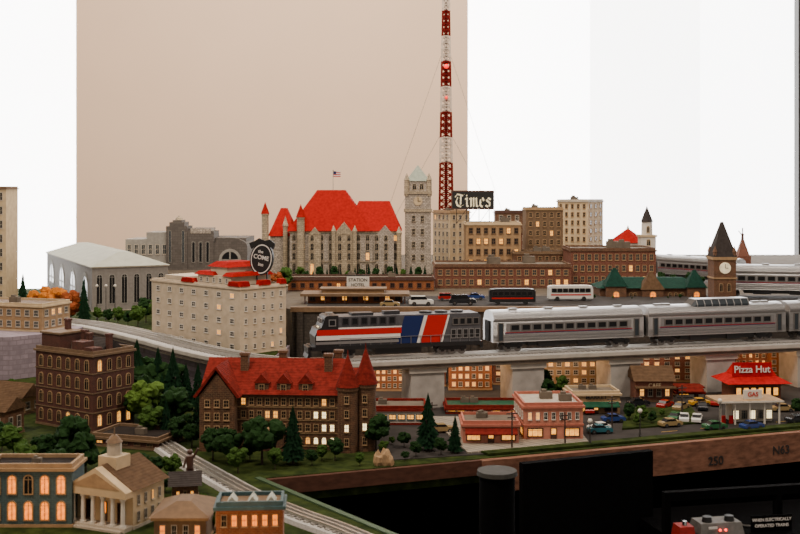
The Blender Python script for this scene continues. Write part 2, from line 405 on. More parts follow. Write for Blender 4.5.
prismtop([(-.02,1.60),(.1155,1.635),(1.05,1.985),(1.6,2.18),(1.6,2.30),(-.1,2.30),(-.1,1.85)],L,L+.001,'lower_street','grey asphalt street and parking lot of the lower town','street',['asphalt'])
prismtop([(.10,1.64),(.29,1.705),(.29,1.90),(.05,1.90)],L+.001,L+.003,'sidewalk','pale concrete sidewalk around the pink store','sidewalk',['sidewalk'])
prismtop([(.36,1.80),(.50,1.85),(.52,1.98),(.40,1.97)],L+.001,L+.004,'lawn','green planted traffic island','lawn',['grass'])
prismtop([(.13,1.628),(1.05,1.963),(1.05,1.985),(.12,1.645)],L+.001,L+.004,'lawn','green grass verge along the table edge','lawn',['grass'])
for i in range(7):
    x=.42+i*.07; y=1.785+i*.0255
    MB().box(0,0,0,3,.12,.02).top('road_marking','painted yellow road dash on the lower street','road marking','line_yellow',x,y,L+.001,20,group='yellow road dashes')

# =========== TRACKS
def rails(name,label,P,z,half,base,g=1.4):
    e=thing(name,label,'railroad track',0,0,0)
    Pc=[(p.x*100,p.y*100,z*100) for p in P]
    MB().sweep(Pc,[(-half,-.99),(half,-.99),(half*.9,-.5),(-half*.9,-.5)]).part('roadbed',e,base)
    for o in (-g,0,g):
        MB().sweep(Pc,[(o-.13,-.35),(o+.13,-.35),(o+.1,0),(o-.1,0)]).part('rail',e,'rail')
    m=MB()
    for i in range(len(Pc)-1):
        a=Vector(Pc[i]);b=Vector(Pc[i+1]); l=(b-a).length; dr=(b-a).normalized(); n=Vector((-dr.y,dr.x,0))*(g+.5); t=0
        while t<l:
            c=a+dr*t; q=[c+n-dr*.2,c+n+dr*.2,c-n+dr*.2,c-n-dr*.2]
            m.add([(v.x,v.y,z*100-.5) for v in q]+[(v.x,v.y,z*100-.36) for v in q],[(4,5,6,7),(0,1,5,4),(1,2,6,5),(2,3,7,6),(3,0,4,7)]); t+=1.0
    o=m.part('tie',e,'tie'); o['kind']='stuff'
    return e
rails('railroad_track','three-rail track running along the elevated viaduct',TRS,RH,3.9,'ballast')
vd=thing('viaduct_deck','long pale tan viaduct deck with dark girder line','bridge',0,0,0)
Pc=[(p.x*100,p.y*100,RH*100) for p in TRS]
MB().sweep(Pc,[(-3.9,-1.95),(3.9,-1.95),(3.9,-1.01),(-3.9,-1.01)]).part('girder',vd,'deck_side')
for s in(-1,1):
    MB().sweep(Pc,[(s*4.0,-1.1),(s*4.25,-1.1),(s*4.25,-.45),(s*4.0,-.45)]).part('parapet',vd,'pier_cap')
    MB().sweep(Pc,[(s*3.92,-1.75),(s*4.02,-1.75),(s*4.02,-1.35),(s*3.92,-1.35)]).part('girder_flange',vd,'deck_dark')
def trk(px):
    k=(px-400)/FL; sl=.28; X=k*(1.962+sl*.159)/(1-k*sl); return X,1.962+sl*(X+.159)
for px in (345,422,521,617,711,800):
    X,Y=trk(px); e=thing('viaduct_pier','square pale grey concrete pier holding up the viaduct','bridge pier',X,Y,L,15.6,group='viaduct piers')
    h=(RH-.0195-L)*100
    MB().box(-3.1,-3.6,0,3.1,2.6,h-.9).part('shaft',e,'pier_grey'); MB().box(-3.5,-3.85,h-.9,3.5,3.1,h).part('cap',e,'pier_cap')
FT=cat([(-.40,1.76),(-.355,1.68),(-.31,1.60),(-.252,1.505),(-.185,1.40),(-.118,1.315),(-.06,1.25),(.03,1.13),(.1,1.02)])
rails('railroad_track','pale silver-grey track curving along the table edge',FT,L+.0102,2.1,'ballast',.85)

# =========== ROLLING STOCK
def wheels(parent,name,cx,nax):
    t=bpy.data.objects.new(name,None); t.empty_display_size=.005; t.parent=parent; t.location=(cx*.01,0,0); link(t)
    sp=2.0 if nax==2 else 1.9; hw=(nax-1)*sp/2
    m=MB()
    for y in (-1.9,1.75): m.side([(-hw-.9,1.3),(-hw-.6,.9),(hw+.6,.9),(hw+.9,1.3),(hw+.5,1.65),(-hw-.5,1.65)],y,y+.2)
    for y in (-2.0,1.9):
        for i in range(nax): m.box(-hw+i*sp-.3,y,.6,-hw+i*sp+.3,y+.12,1.2)
    m.box(-hw,-1.7,1.1,hw,1.7,1.6)
    m.part('truck_frame',t,'loco_black')
    key=('whl',)
    if key not in WD:
        w=MB()
        for y in (-1.55,1.35): w.disc(0,y,y+.2,.85,.85,18)
        w.tube((0,-1.4,.85),(0,1.4,.85),.15); WD[key]=w.data('wheelset',['steel'])
    for i in range(nax): put(WD[key],'wheelset',t,(-hw+i*sp,0,0))
def coach(x,y,z,rz,ln=30.3,dome=False,label='',sc=1,grp='silver passenger cars'):
    e=thing('passenger_car',label,'train car',x,y,z,rz,grp); e.scale=(sc,sc,sc)
    hw=2.65
    MB().cross([(-hw,1.9),(hw,1.9),(hw,5.9),(-hw,5.9)],0,ln).part('body',e,'silver')
    rf=[]; n=12
    for i in range(n+1):
        a=math.pi*i/n; rf.append((hw*math.cos(a),5.9+1.75*math.sin(a)**.8 if math.sin(a)>1e-6 else 5.9))
    m=MB(); m.cross(rf,.15,ln-.15,0,True); m.part('roof',e,'silver')
    m=MB()
    for i in range(7):
        zz=2.15+i*.18; m.box(.1,-hw-.05,zz,ln-.1,-hw,zz+.08)
    m.part('fluting',e,'silver_flat')
    MB().box(.1,-hw-.08,5.78,ln-.1,-hw,5.95).part('letterboard',e,'steel')
    MB().box(2.4,-hw-.05,3.62,ln-2.4,-hw,3.70).part('stripe',e,'am_red'); MB().box(2.4,-hw-.05,3.47,ln-2.4,-hw,3.55).part('stripe',e,'am_blue')
    MB().box(2.6,-hw-.03,3.75,ln-2.6,-hw,5.35).part('window_band',e,'silver_flat')
    nn=11; cw=(ln-6.4)/nn
    wd=windata(cw*.84,1.25,'plain','steel','glass')
    for i in range(nn): put(wd,'window',e,(3.2+cw*(i+.5),-hw-.03,3.93))
    for i in range(nn): put(wd,'window',e,(3.2+cw*(i+.5),hw+.03,3.93),180)
    for xx in (1.5,ln-1.5): put(windata(1.1,3.4,'plain','steel','glass_blue'),'door',e,(xx,-hw-.05,2.1))
    for xx in (-.22,ln-.03): MB().box(xx,-1.1,2.0,xx+.25,1.1,5.8).part('diaphragm',e,'rubber')
    MB().box(7,-2.2,1.1,ln-7,2.2,1.9).box(9,-2.4,.9,13,2.4,1.9).box(17,-2.4,.9,20,2.4,1.9).part('underframe',e,'loco_black')
    wheels(e,'truck',4.3,2); wheels(e,'truck',ln-4.3,2)
    for i in range(4):
        MB().box(0,-.4,0,1.6,.4,.35).part('roof_vent',e,'steel',(4+i*(ln-9)/3 if not dome else (2.5+i*1.8 if i<2 else ln-6+(i-2)*2),0,7.5))
    if dome:
        m=MB(); m.cross([(-1.9,6.6),(1.9,6.6),(1.9,7.6),(1.3,8.5),(-1.3,8.5),(-1.9,7.6)],0,11.5,0)
        m.add([(0,-1.9,6.6),(0,1.9,6.6),(0,1.9,7.6),(0,1.3,8.5),(0,-1.3,8.5),(0,-1.9,7.6),(-1.6,-1.6,6.9),(-1.6,1.6,6.9)],[(0,5,6),(5,4,6),(4,3,7,6),(3,2,7),(2,1,7)])
        m.part('dome',e,'glass_blue',(ln*.36,0,0))
        m=MB()
        for i in range(8):
            xx=i*11.3/7; m.box(xx,-1.97,6.9,xx+.2,-1.9,7.65); m.box(xx,1.9,6.9,xx+.2,1.97,7.65)
            m.add([(xx,-1.97,7.6),(xx+.2,-1.97,7.6),(xx+.2,-1.35,8.56),(xx,-1.35,8.56)],[(0,1,2,3)])
        m.box(0,-1.35,8.5,11.5,1.35,8.62)
        m.part('dome_frame',e,'silver_flat',(ln*.36,0,0))
    return e
A=15.64
def onl(X): return X,1.962+.28*(X+.159)
X,Y=onl(.1625); coach(X,Y,RH,A,30.4,False,'fluted silver passenger car with dark windows on the viaduct')
X,Y=onl(.4650); coach(X,Y,RH,A,30.0,True,'fluted silver dome passenger car with glass dome on the viaduct')
X,Y=onl(.7620); coach(X,Y,RH,A,30.4,False,'fluted silver passenger car at the end of the viaduct')
d=2.60; coach(wx(712,d),d,U+.0015,-14,30.4,False,'silver passenger car on the upper rear track',grp='rear silver passenger cars')
d=3.12; coach(wx(657,d),d,U+.0015,-50,30,False,'silver passenger car rounding the rear curve',.9,'rear silver passenger cars')
X,Y=onl(-.166); lo=thing('locomotive','dark diesel locomotive with red, white and blue bands','locomotive',X,Y,RH,A)
LN=32.4; hw=2.55
MB().box(.6,-hw-.1,1.7,LN-.3,hw+.1,2.4).box(0,-2.0,1.1,.5,2.0,2.3).box(LN-.4,-2,1.1,LN,2,2.3).part('underframe',lo,'loco_black')
MB().box(12,-2.2,.7,20.5,2.2,1.75).part('fuel_tank',lo,'loco_black')
MB().side([(5.2,2.4),(LN-.6,2.4),(LN-.6,7.0),(LN-1.1,7.5),(5.2,7.5)],-hw+.15,hw-.15).part('hood',lo,'loco_side')
MB().side([(1.2,2.4),(5.3,2.4),(5.3,7.75),(3.3,7.75),(2.9,7.45),(2.3,5.7),(1.6,5.4),(1.1,4.2)],-hw,hw).part('cab',lo,'loco_black')
MB().box(5.25,-hw+.09,5.35,17.0,-hw+.16,5.6).part('stripe',lo,'am_white')
MB().box(1.45,-hw-.03,4.3,16.8,-hw+.14,5.3).part('stripe',lo,'am_red')
MB().box(1.35,-hw-.04,3.5,16.6,-hw+.14,4.25).part('stripe',lo,'am_white')
MB().box(1.25,-hw-.03,2.75,16.3,-hw+.14,3.2).part('stripe',lo,'silver_flat')
MB().side([(16.0,2.45),(19.6,2.45),(21.0,7.3),(17.4,7.3)],-hw+.06,-hw+.15).part('colour_block',lo,'am_blue')
MB().side([(19.65,2.45),(20.3,2.45),(21.7,7.3),(21.05,7.3)],-hw+.06,-hw+.15).part('stripe',lo,'am_white')
MB().side([(20.35,2.45),(24.1,2.45),(25.5,7.3),(21.75,7.3)],-hw+.06,-hw+.15).part('colour_block',lo,'am_red')
MB().side([(24.15,2.45),(24.5,2.45),(25.9,7.3),(25.55,7.3)],-hw+.06,-hw+.15).part('stripe',lo,'am_white')
for i in range(5): put(windata(1.0,1.7,'plain','silver_flat','black'),'grille',lo,(26.6+i*1.15,-hw+.14,3.0))
for i in range(4): put(windata(1.2,1.3,'plain','steel','glass'),'grille',lo,(27+i*1.3,-hw+.14,5.4))
for i in range(6): put(windata(1.2,1.3,'plain','loco_grey','glass'),'grille',lo,(6.6+i*1.7,-hw+.14,6.0))
put(windata(1.3,1.2,'plain','silver_flat','glass'),'window',lo,(4.2,-hw,5.9))
put(windata(1.6,1.0,'plain','silver_flat','glass'),'windshield',lo,(2.55,-1.1,6.2),-90); put(windata(1.6,1.0,'plain','silver_flat','glass'),'windshield',lo,(2.55,1.1,6.2),-90)
for xx in (22,25,28): MB().cyl(0,0,0,.35,1.2,1.2,16).cyl(0,0,.35,.45,.9,.3,16).part('roof_fan',lo,'loco_grey',(xx,0,7.5))
MB().box(8,-1.2,7.5,12,1.2,7.95).box(14,-.8,7.5,17,.8,8.1).part('roof_vent',lo,'loco_grey')
MB().tube((3.5,-.5,8.0),(4.6,-.5,8.0),.12).tube((3.5,0,8.1),(4.8,0,8.1),.12).box(4.0,-.6,7.7,4.2,.3,8).part('horn',lo,'steel')
m=MB()
for i in range(15):
    xx=5.6+i*1.85; m.tube((xx,-hw-.05,2.4),(xx,-hw-.05,3.7),.05,4)
m.tube((5.6,-hw-.05,3.7),(31.5,-hw-.05,3.7),.05,4); m.part('handrail',lo,'silver_flat')
MB().side([(-.2,.3),(.6,.6),(.6,1.3),(.1,1.3)],-2,2).part('pilot',lo,'loco_black')
MB().sphere(2.2,-.4,5.5,.22).sphere(2.2,.4,5.5,.22).part('headlight',lo,'lit_white')
wheels(lo,'truck',5.8,3); wheels(lo,'truck',26.6,3)

# =========== UPPER CITY
bld('apartment_tower','pale beige tower building at the layout edge',1,-30,6,None,188,3.2,MZ,dep=10,wall='cream',fr=(8,4),lit=0)
c=bld('train_shed_hall','grey hall with pale low hipped roof and tall arched windows',-1,47,92,168,267,2.95,MZ,th=26,wall='hall_grey',roof='hall_roof',trim='offwhite',top='hip',rise=3.4,fr=(1,6),sd=(1,4),style='arch',wf=.55,hf=.72,frame='deco_light',lit=0)
c=ctx('deco_terminal','dark grey art deco terminal with stepped pylon and arched wing','building',127,3.5,U); e=c.e
c.w=c.X(248); c.dp=22
MB().box(c.X(150),0,0,c.X(246),20,c.Z(238)).part('body',e,'deco_grey')
MB().box(c.X(127),-2,0,c.X(172),12,c.Z(239)).box(c.X(148),-2.2,0,c.X(170),10,c.Z(232)).part('wing',e,'deco_light')
for i in range(6): put(windata(1.3,3.2,'rect','offwhite','glass_blue'),'window',e,(c.X(131+i*7),-2.2,c.Z(254)))
MB().box(c.X(168),-3,0,c.X(189),6,c.Z(226)).box(c.X(171),-2.5,c.Z(226),c.X(186),5,c.Z(222)).box(c.X(174),-2,c.Z(222),c.X(183),4,c.Z(220)).part('pylon',e,'deco_grey')
MB().box(c.X(189),-2.5,0,c.X(215),8,c.Z(231)).part('tower_block',e,'deco_grey'); MB().box(c.X(192),-2.6,c.Z(233),c.X(212),7,c.Z(228)).part('tower_crown',e,'stone_grey')
for i in range(3): put(windata(1.1,6.5,'plain','deco_light','glass'),'window',e,(c.X(195+i*7),-2.5,c.Z(262)))
n=12; xa,xb=c.X(214),c.X(248); r=(xb-xa)/2; xm=(xa+xb)/2
MB().side([(xa,0),(xb,0)]+[(xm+r*math.cos(math.pi*i/n),c.Z(246)+r*.5*math.sin(math.pi*i/n)) for i in range(n+1)],-2,16).part('arched_wing',e,'deco_grey')
put(windata(7.0,6.8,'arch','deco_light','glass'),'window',e,(xm,-2,c.Z(270)))
for px in (172,185): put(windata(.8,10,'plain','deco_light','glass_blue'),'window',e,(c.X(px),-3,c.Z(262)))
MB().cyl(0,0,0,.6,1.3,1.1,12).cyl(0,0,.6,1.4,1.0,.2,12).part('finial',e,'stone_tan',(c.X(178.5),1,c.Z(220)))
# hotel
c=bld('hotel','pale stucco multi-storey hotel with broken red roof pieces',1,152,240,286,288,2.17,MZ,th=44,wall='stucco',roof='tar_light',trim='stucco',fr=(5,7),sd=(5,5),wf=.32,hf=.42,frame='white',lit=.1,units=0,par=.3)
W,D,H=c.w,c.dp,c.h
MB().box(W*.5,1.0,H,W*.86,D-.5,H+1.9).part('penthouse',c.e,'stucco')
MB().hip(W*.47,.6,W*.68,D-.2,H+1.9,H+2.6,.8,.8).hip(W*.78,.6,W*.89,D-.2,H+1.9,H+2.6,.4,.8).part('penthouse_roof',c.e,'roof_red')
MB().box(W*.6,2,H+1.9,W*.78,D-2,H+3.6).part('penthouse',c.e,'stucco'); MB().hip(W*.58,1.5,W*.80,D-1.5,H+3.6,H+4.6,1.3,1.3).part('penthouse_roof',c.e,'roof_red')
MB().box(W*.05,D*.2,H,W*.32,D*.8,H+1.0).part('penthouse',c.e,'stucco')
for i in range(5): put(windata(.8,1.0,'rect','white','glass'),'window',c.e,(W*.54+i*W*.07,1.0,H+.5))
for a,b in ((.36,.5),(.88,1.0)): MB().side([(W*a,H+.2),(W*b,H+.2),(W*b-.4,H+1.1),(W*a+.4,H+1.1)],-.3,1.0).part('roof_tile_cap',c.e,'roof_red')
for a,b in ((.0,.2),(.4,.65),(.85,1.0)): MB().cross([(D*a,H+.2),(D*b,H+.2),(D*b-.3,H+1.2),(D*a+.3,H+1.2)],W-1.0,W+.3).part('roof_tile_cap',c.e,'roof_red')
dS=2.25; s=thing('rooftop_sign','tilted black oval rooftop sign with pale lettering on the hotel','sign',wx(262,dS),dS,MZ+H*.01+.0005,-20)
zc=(wz(259,dS)-s.location.z)*100
m=MB(); nn=28
def ov(k,i):
    t=2*math.pi*i/nn; x=2.55*k*math.cos(t); z=3.3*k*math.sin(t); return x*math.cos(.2)+z*math.sin(.2), zc-x*math.sin(.2)+z*math.cos(.2)
MB().side([ov(1,i) for i in range(nn)],-.3,.3).part('sign_board',s,'black')
m.add([(ov(k,i)[0],-.34,ov(k,i)[1]) for k in(.84,.91) for i in range(nn)],[(i,(i+1)%nn,nn+(i+1)%nn,nn+i) for i in range(nn)]); m.part('ring',s,'am_white')
textpart(s,'the',.9,(-.1,-.36,zc+1.5),'am_white',tilt=-10); textpart(s,'COME',1.25,(0,-.36,zc+.3),'am_white',tilt=-10); textpart(s,'inn',1.0,(-.1,-.36,zc-1.1),'am_white',tilt=-10)
MB().side([(-2.3,zc+2.0),(-1.0,zc+2.9),(1.0,zc+3.2),(2.6,zc+2.0),(2.9,zc+3.2),(1.8,zc+4.0),(.8,zc+3.7),(-.6,zc+4.2),(-1.6,zc+3.6),(-2.8,zc+3.2)],-.25,.25).part('sign_crest',s,'black')
MB().box(-1.3,-.15,0,-1.0,.15,zc-2.4).box(1.0,-.15,0,1.3,.15,zc-2.4).box(-1.0,-.1,.5,1.0,.1,.8).part('sign_support',s,'dark_trim')
bld('office_block','low beige-brown block with a row of windows',1,-40,42,70,306,2.36,CZ-.302,th=18,wall='tan',roof='tan_dark',trim='cream',fr=(2,9),sd=(2,4),wf=.55,hf=.6,frame='offwhite',lit=.06,pane='glass_blue')
# ===== stone station
c=ctx('stone_station','grand grey stone railway station with steep red roofs and round turrets','building',285,3.15,U+.002); e=c.e; X=c.X;Z=c.Z
ev=Z(231)
MB().box(X(290),0,0,X(400),20,ev).part('body',e,'stone_grey')
MB().box(X(268),5,0,X(292),18,Z(236,5)).part('wing',e,'stone_grey')
MB().hip(X(287),-.8,X(372),21,ev,Z(190,9),8.0,8.5).part('roof',e,'roof_red')
MB().hip(X(266),4.4,X(294),18.6,Z(236,5),Z(208,11),3,6.8).part('roof',e,'roof_red')
MB().hip(X(345),-.7,X(402),20.7,ev,Z(201,9),3.6,9.0).part('roof',e,'roof_red')
MB().box(X(376),-1.2,0,X(394),0,Z(234)).gy(X(377),-1.2,X(393),1.5,Z(234),Z(225)).part('front_gable',e,'stone_grey')
MB().box(X(334),-1.4,0,X(354),0,Z(234)).gy(X(334),-1.5,X(354),1.5,Z(234),Z(222)).part('front_gable',e,'stone_tan')
MB().box(X(309),-1.0,0,X(321),0,Z(234)).gy(X(309),-1.1,X(321),1.5,Z(234),Z(227)).part('front_gable',e,'stone_tan')
for px,yt,yb,r,dy in ((263.5,202,214,1.0,4),(301,204,217,1.1,-.8),(334,225,231,.6,-1.6),(355,225,231,.6,-1.6),(399,226,233,.7,-.6),(284,216,226,.7,4)):
    tt=bpy.data.objects.new('turret',None); tt.parent=e; tt.location=(X(px)*.01,dy*.01,0); tt.empty_display_size=.01; link(tt)
    MB().cyl(0,0,0,Z(yb),r,r,14).cyl(0,0,Z(yb)-.4,Z(yb),r*1.15,r*1.15,14).part('turret_body',tt,'stone_tan'); MB().cyl(0,0,Z(yb),Z(yt),r*1.25,0.02,14).part('turret_roof',tt,'roof_red' if r>.9 else 'stone_tan')
for z0,hh,st in ((.8,3.3,'arch'),(4.9,2.2,'rect'),(7.6,2.2,'rect'),(10.3,1.8,'arch')):
    if z0+hh>ev: continue
    for i in range(12):
        px=294+i*9.2; yy=0
        if 334<px<354: yy=-1.4
        elif 376<px<394: yy=-1.2
        elif 309<px<321: yy=-1.0
        put(windata(1.15,hh,st,'stone_tan','lit' if random.random()<.05 else 'glass'),'window',e,(X(px),yy,z0))
MB().ring(X(290),0,X(400),20,ev-.5,ev-.1,.0,.35).box(X(290),-.25,4.3,X(400),0,4.6).part('cornice',e,'stone_tan')
MB().cyl(0,0,0,6.2,.12,.1,6).sphere(0,0,6.3,.22).part('flagpole',e,'offwhite',(X(331),10,Z(192,10)))
m=MB()
for i in range(6): m.box(.1,-.05,i*.28,2.2,.02,i*.28+.28,i%2)
m.box(.1,-.1,.85,.9,.05,1.68,2); m.part('flag',e,['am_red','am_white','am_blue'],(X(331),10,Z(192,10)+4.4))
d=3.2; c=ctx('clock_tower','tall grey stone clock tower with pointed roof and corner pinnacles','tower',405,d,U+.002); e=c.e;X=c.X;Z=c.Z; w=X(431); c.w=w;c.dp=w
MB().box(0,0,0,w,w,Z(192)).part('shaft',e,'stone_grey')
MB().box(-.3,-.3,Z(212),w+.3,w+.3,Z(209)).box(-.3,-.3,Z(194),w+.3,w+.3,Z(191)).part('belt_course',e,'stone_tan')
MB().box(.5,.5,Z(191),w-.5,w-.5,Z(181)).part('belfry',e,'stone_grey')
MB().hip(.2,.2,w-.2,w-.2,Z(181),Z(165),w/2-.3,w/2-.3).part('tower_roof',e,'roof_copper')
for a in (.5,w-.5):
    for b in (.5,w-.5): MB().cyl(0,0,Z(196),Z(180),.75,.75,10).cyl(0,0,Z(180),Z(173),.85,.03,10).part('pinnacle',e,'stone_tan',(a,b,0))
for i in (0,1): put(windata(1.3,1.9,'arch','stone_tan','glass'),'window',e,(w*(.36+.28*i),.5,Z(190)))
MB().disc(0,-.2,0,0,1.25,24).part('clock_face',e,'cream',(w/2,0,Z(201))); MB().box(-.08,-.3,0,.08,-.2,1.0).box(0,-.3,-.08,.7,-.2,.08).part('clock_hand',e,'black',(w/2,0,Z(201)))
for y in (222,235,248,261):
    for i in (0,1): put(windata(1.0,1.9,'rect','stone_tan','glass'),'window',e,(w*(.33+.34*i),0,Z(y)))
# radio mast
d=3.75; mast=thing('radio_mast','tall red and white lattice radio mast with guy wires','radio tower',wx(446,d),d,U)
Ht=(wz(-14,d)-U)*100; ns=11; hb=2.5; ht=.95
def hwid(z): return hb+(ht-hb)*z/Ht
for i in range(ns):
    m=MB(); z0=Ht*i/ns;z1=Ht*(i+1)/ns; kk=4
    for j in range(kk):
        a=z0+(z1-z0)*j/kk;b=z0+(z1-z0)*(j+1)/kk; ra,rb=hwid(a),hwid(b)
        ca_=[(-1,-1),(1,-1),(1,1),(-1,1)]
        for q in range(4):
            p=ca_[q];p2=ca_[(q+1)%4]
            m.tube((p[0]*ra,p[1]*ra,a),(p[0]*rb,p[1]*rb,b),.42,4)
            m.tube((p[0]*ra,p[1]*ra,a),(p2[0]*rb,p2[1]*rb,b),.26,4); m.tube((p2[0]*ra,p2[1]*ra,a),(p[0]*rb,p[1]*rb,b),.26,4)
            m.tube((p[0]*rb,p[1]*rb,b),(p2[0]*rb,p2[1]*rb,b),.3,4)
    m.tube((0,0,z0),(0,0,z1),.5,6)
    m.part('mast_section',mast,'mast_white' if i in(4,6,8,10) else 'mast_red')
MB().sphere(0,-2.0,(wz(67,d)-U)*100,.8).part('beacon_lamp',mast,'beacon'); MB().sphere(0,-2.3,(wz(98,d)-U)*100,.5).part('beacon_lamp',mast,'beacon')
for a,zz in ((-1,.8),(1,.8),(-1,.5),(1,.5)): MB().tube((0,0,Ht*zz),(a*26,14,0),.07,4).part('guy_wire',mast,'steel')
bld('office_building','cream office building with rooftop sign',-1,433,450,470,212,3.35,U,th=38,wall='cream',trim='tan',fr=(7,3),sd=(7,4),wf=.42,lit=.08)
c=bld('newspaper_building','tan brick newspaper building with lit windows',1,466,521,None,224,3.1,U,dep=12,wall='tan',trim='cream',fr=(5,7),wf=.6,hf=.6,lit=.3,frame='tan_dark')
d=3.12; s=thing('rooftop_sign','black rooftop newspaper sign with pale blackletter lettering','sign',wx(473,d),d,U+c.h*.01+.0008,0)
zt=(wz(191,d)-s.location.z)*100; zb=(wz(209,d)-s.location.z)*100; hwS=20.5*d/11.11
MB().box(-hwS,0,zb,hwS,.8,zt).part('sign_board',s,'black')
MB().box(-hwS-.15,-.05,zt-.25,hwS+.15,.85,zt+.15).box(-hwS-.15,-.05,zb-.15,hwS+.15,.85,zb+.2).box(-hwS-.2,-.05,zb,-hwS,.85,zt).box(hwS,-.05,zb,hwS+.2,.85,zt).part('sign_frame',s,'brown_trim')
m=MB()
for a in (-.8,-.3,.3,.8): m.tube((a*hwS,.5,0),(a*hwS,.5,zb),.14,4)
for a in (-.8,-.3,.3): m.tube((a*hwS,.5,0),((a+.5)*hwS,.5,zb),.1,4)
m.part('sign_support',s,'dark_trim')
STR={'T':([[(0,.78),(.12,.95),(.3,.92),(.5,.85),(.68,.98)],[(.38,.88),(.36,.15)],[(.14,.68),(.04,.4),(.14,.1),(.36,0),(.6,.15)]],.72),
'i':([[(0,.6),(.1,.66),(.1,.08),(.2,0)],[(.08,.86),(.13,.92)]],.3),
'm':([[(0,.6),(.1,.66),(.1,0)],[(.1,.55),(.28,.66),(.3,.0)],[(.3,.55),(.48,.66),(.5,.08),(.6,0)]],.7),
'e':([[(.1,.3),(.32,.48),(.24,.66),(.08,.52),(.06,.12),(.2,0),(.36,.14)]],.46),
's':([[(.34,.56),(.2,.66),(.06,.5),(.3,.28),(.28,.08),(.14,0),(0,.12)]],.42)}
m=MB(); x=0; nb=(.055,.045)
tot=sum(STR[ch][1] for ch in 'Times')
hh=(zt-zb)*.72; sx=hwS*1.75/tot
for ch in 'Times':
    for st in STR[ch][0]:
        for (a,b),(c1,d1) in zip(st,st[1:]):
            P=[(a-nb[0],b-nb[1]),(a+nb[0],b+nb[1]),(c1+nb[0],d1+nb[1]),(c1-nb[0],d1-nb[1])]
            m.add([((x+p)*sx-hwS*.85,-.08,zb+(zt-zb)*.13+q*hh) for p,q in P],[(0,1,2,3)])
            m.add([((x+p)*sx-hwS*.85,-.085,zb+(zt-zb)*.13+q*hh) for p,q in [(a-nb[0],b-nb[1]),(a+.02,b-.06),(a+nb[0],b+nb[1]),(a-.02,b+.06)]],[(0,1,2,3)])
    x+=STR[ch][1]
m.part('lettering',s,'clock_face')
bld('brick_building','dark brown building with flat roof',1,496,530,None,212,3.55,U,dep=8,wall='brick_brown',trim='brown_trim',fr=(6,4),lit=.05)
bld('office_building','brown brick office building with rows of windows',1,526,563,None,209,3.25,U,dep=9,wall='tan_dark',trim='tan',fr=(7,5),wf=.5,lit=.04,frame='tan')
bld('office_building','pale beige office building with two window faces',1,557,588,603,201,3.5,U,th=30,wall='cream',trim='offwhite',fr=(8,5),sd=(8,3),wf=.45,lit=.03,frame='tan')
bld('low_building','small brown brick building',1,507,528,None,232,3.4,U,dep=8,wall='brick_red',fr=(4,3))
bld('brick_warehouse','long red-brown brick warehouse with rows of pale windows',1,435,571,None,266,2.82,U,dep=15,wall='brick_red',trim='brick_brown',roof='tar_light',fr=(2,17),wf=.6,hf=.62,frame='tan',lit=.08,pane='glass_blue',units=3)
bld('brick_warehouse','taller red-brown brick warehouse with many pale windows',1,571,656,None,250,2.88,U,dep=15,wall='brick_red',trim='brick_brown',roof='tar_light',fr=(3,12),wf=.6,hf=.6,frame='tan',lit=.04,pane='glass_blue',units=2)
bld('brick_warehouse','brick warehouse block with flat roof',1,515,572,None,253,3.02,U,dep=10,wall='brick_brown',fr=(3,8),lit=.1,units=2,wf=.6,frame='tan')
bld('freight_house','long low orange-brown freight house',1,288,434,None,279,2.74,U,dep=9,wall='brick_orange',roof='tar_light',trim='brown_trim',fr=(1,16),wf=.5,hf=.5,frame='brown_trim',lit=.2,units=2)
d=3.4; c=ctx('round_pavilion','round white pavilion with low conical red roof','pavilion',632,d,U); Z=c.Z; r=20*d/11.11
MB().cyl(0,r,0,Z(243),r*.9,r*.9,20).part('wall',c.e,'white'); MB().cyl(0,r,Z(243),Z(230),r,.6,20).part('roof',c.e,'roof_red'); MB().cyl(0,r,Z(230),Z(226),.5,.1,8).part('finial',c.e,'offwhite')
d=3.15; c=ctx('church_tower','slender white church tower with dark spire','tower',641,d,U);X=c.X;Z=c.Z;w=X(656)
MB().box(0,0,0,w,w,Z(236)).part('shaft',c.e,'white'); MB().box(-.3,-.3,Z(237),w+.3,w+.3,Z(235)).part('cornice',c.e,'cream')
MB().cyl(w/2,w/2,Z(235),Z(222),w*.38,w*.36,8,a0=.39,sm=False).part('belfry',c.e,'white'); MB().cyl(w/2,w/2,Z(222),Z(206),w*.42,.03,8,a0=.39).part('spire',c.e,'roof_slate')
put(windata(.9,2,'arch','cream','glass'),'window',c.e,(w/2,w*.13,Z(233)))
for y in (246,258,270): put(windata(1.2,2,'arch','cream','glass'),'window',c.e,(w/2,0,Z(y)))
d=2.46; c=ctx('clock_tower','brown brick clock tower with steep dark pyramid roof','tower',714,d,U+.0015);X=c.X;Z=c.Z;w=X(736)
MB().box(0,0,0,w,w,Z(258)).part('shaft',c.e,'brick_brown'); MB().box(-.25,-.25,Z(260),w+.25,w+.25,Z(257)).box(-.2,-.2,Z(279),w+.2,w+.2,Z(277.5)).part('cornice',c.e,'tan')
MB().hip(-.2,-.2,w+.2,w+.2,Z(257),Z(240),w*.24,w*.24).part('tower_roof',c.e,'roof_slate'); MB().hip(w*.24-.2,w*.24-.2,w-w*.24+.2,w-w*.24+.2,Z(240),Z(222),w*.25,w*.25).part('spire',c.e,'roof_slate')
for a in (.3,w-.3):
    for b in (.3,w-.3): MB().cyl(a,b,Z(262),Z(252),.45,.45,8).cyl(a,b,Z(252),Z(246),.55,.03,8).part('pinnacle',c.e,'brick_brown')
MB().disc(w/2,-.2,0,Z(268),1.25,24).part('clock_face',c.e,'clock_face'); MB().box(w/2-.06,-.27,Z(268),w/2+.06,-.2,Z(268)+.9).box(w/2,-.27,Z(268)-.06,w/2+.7,-.2,Z(268)+.06).part('clock_hand',c.e,'black')
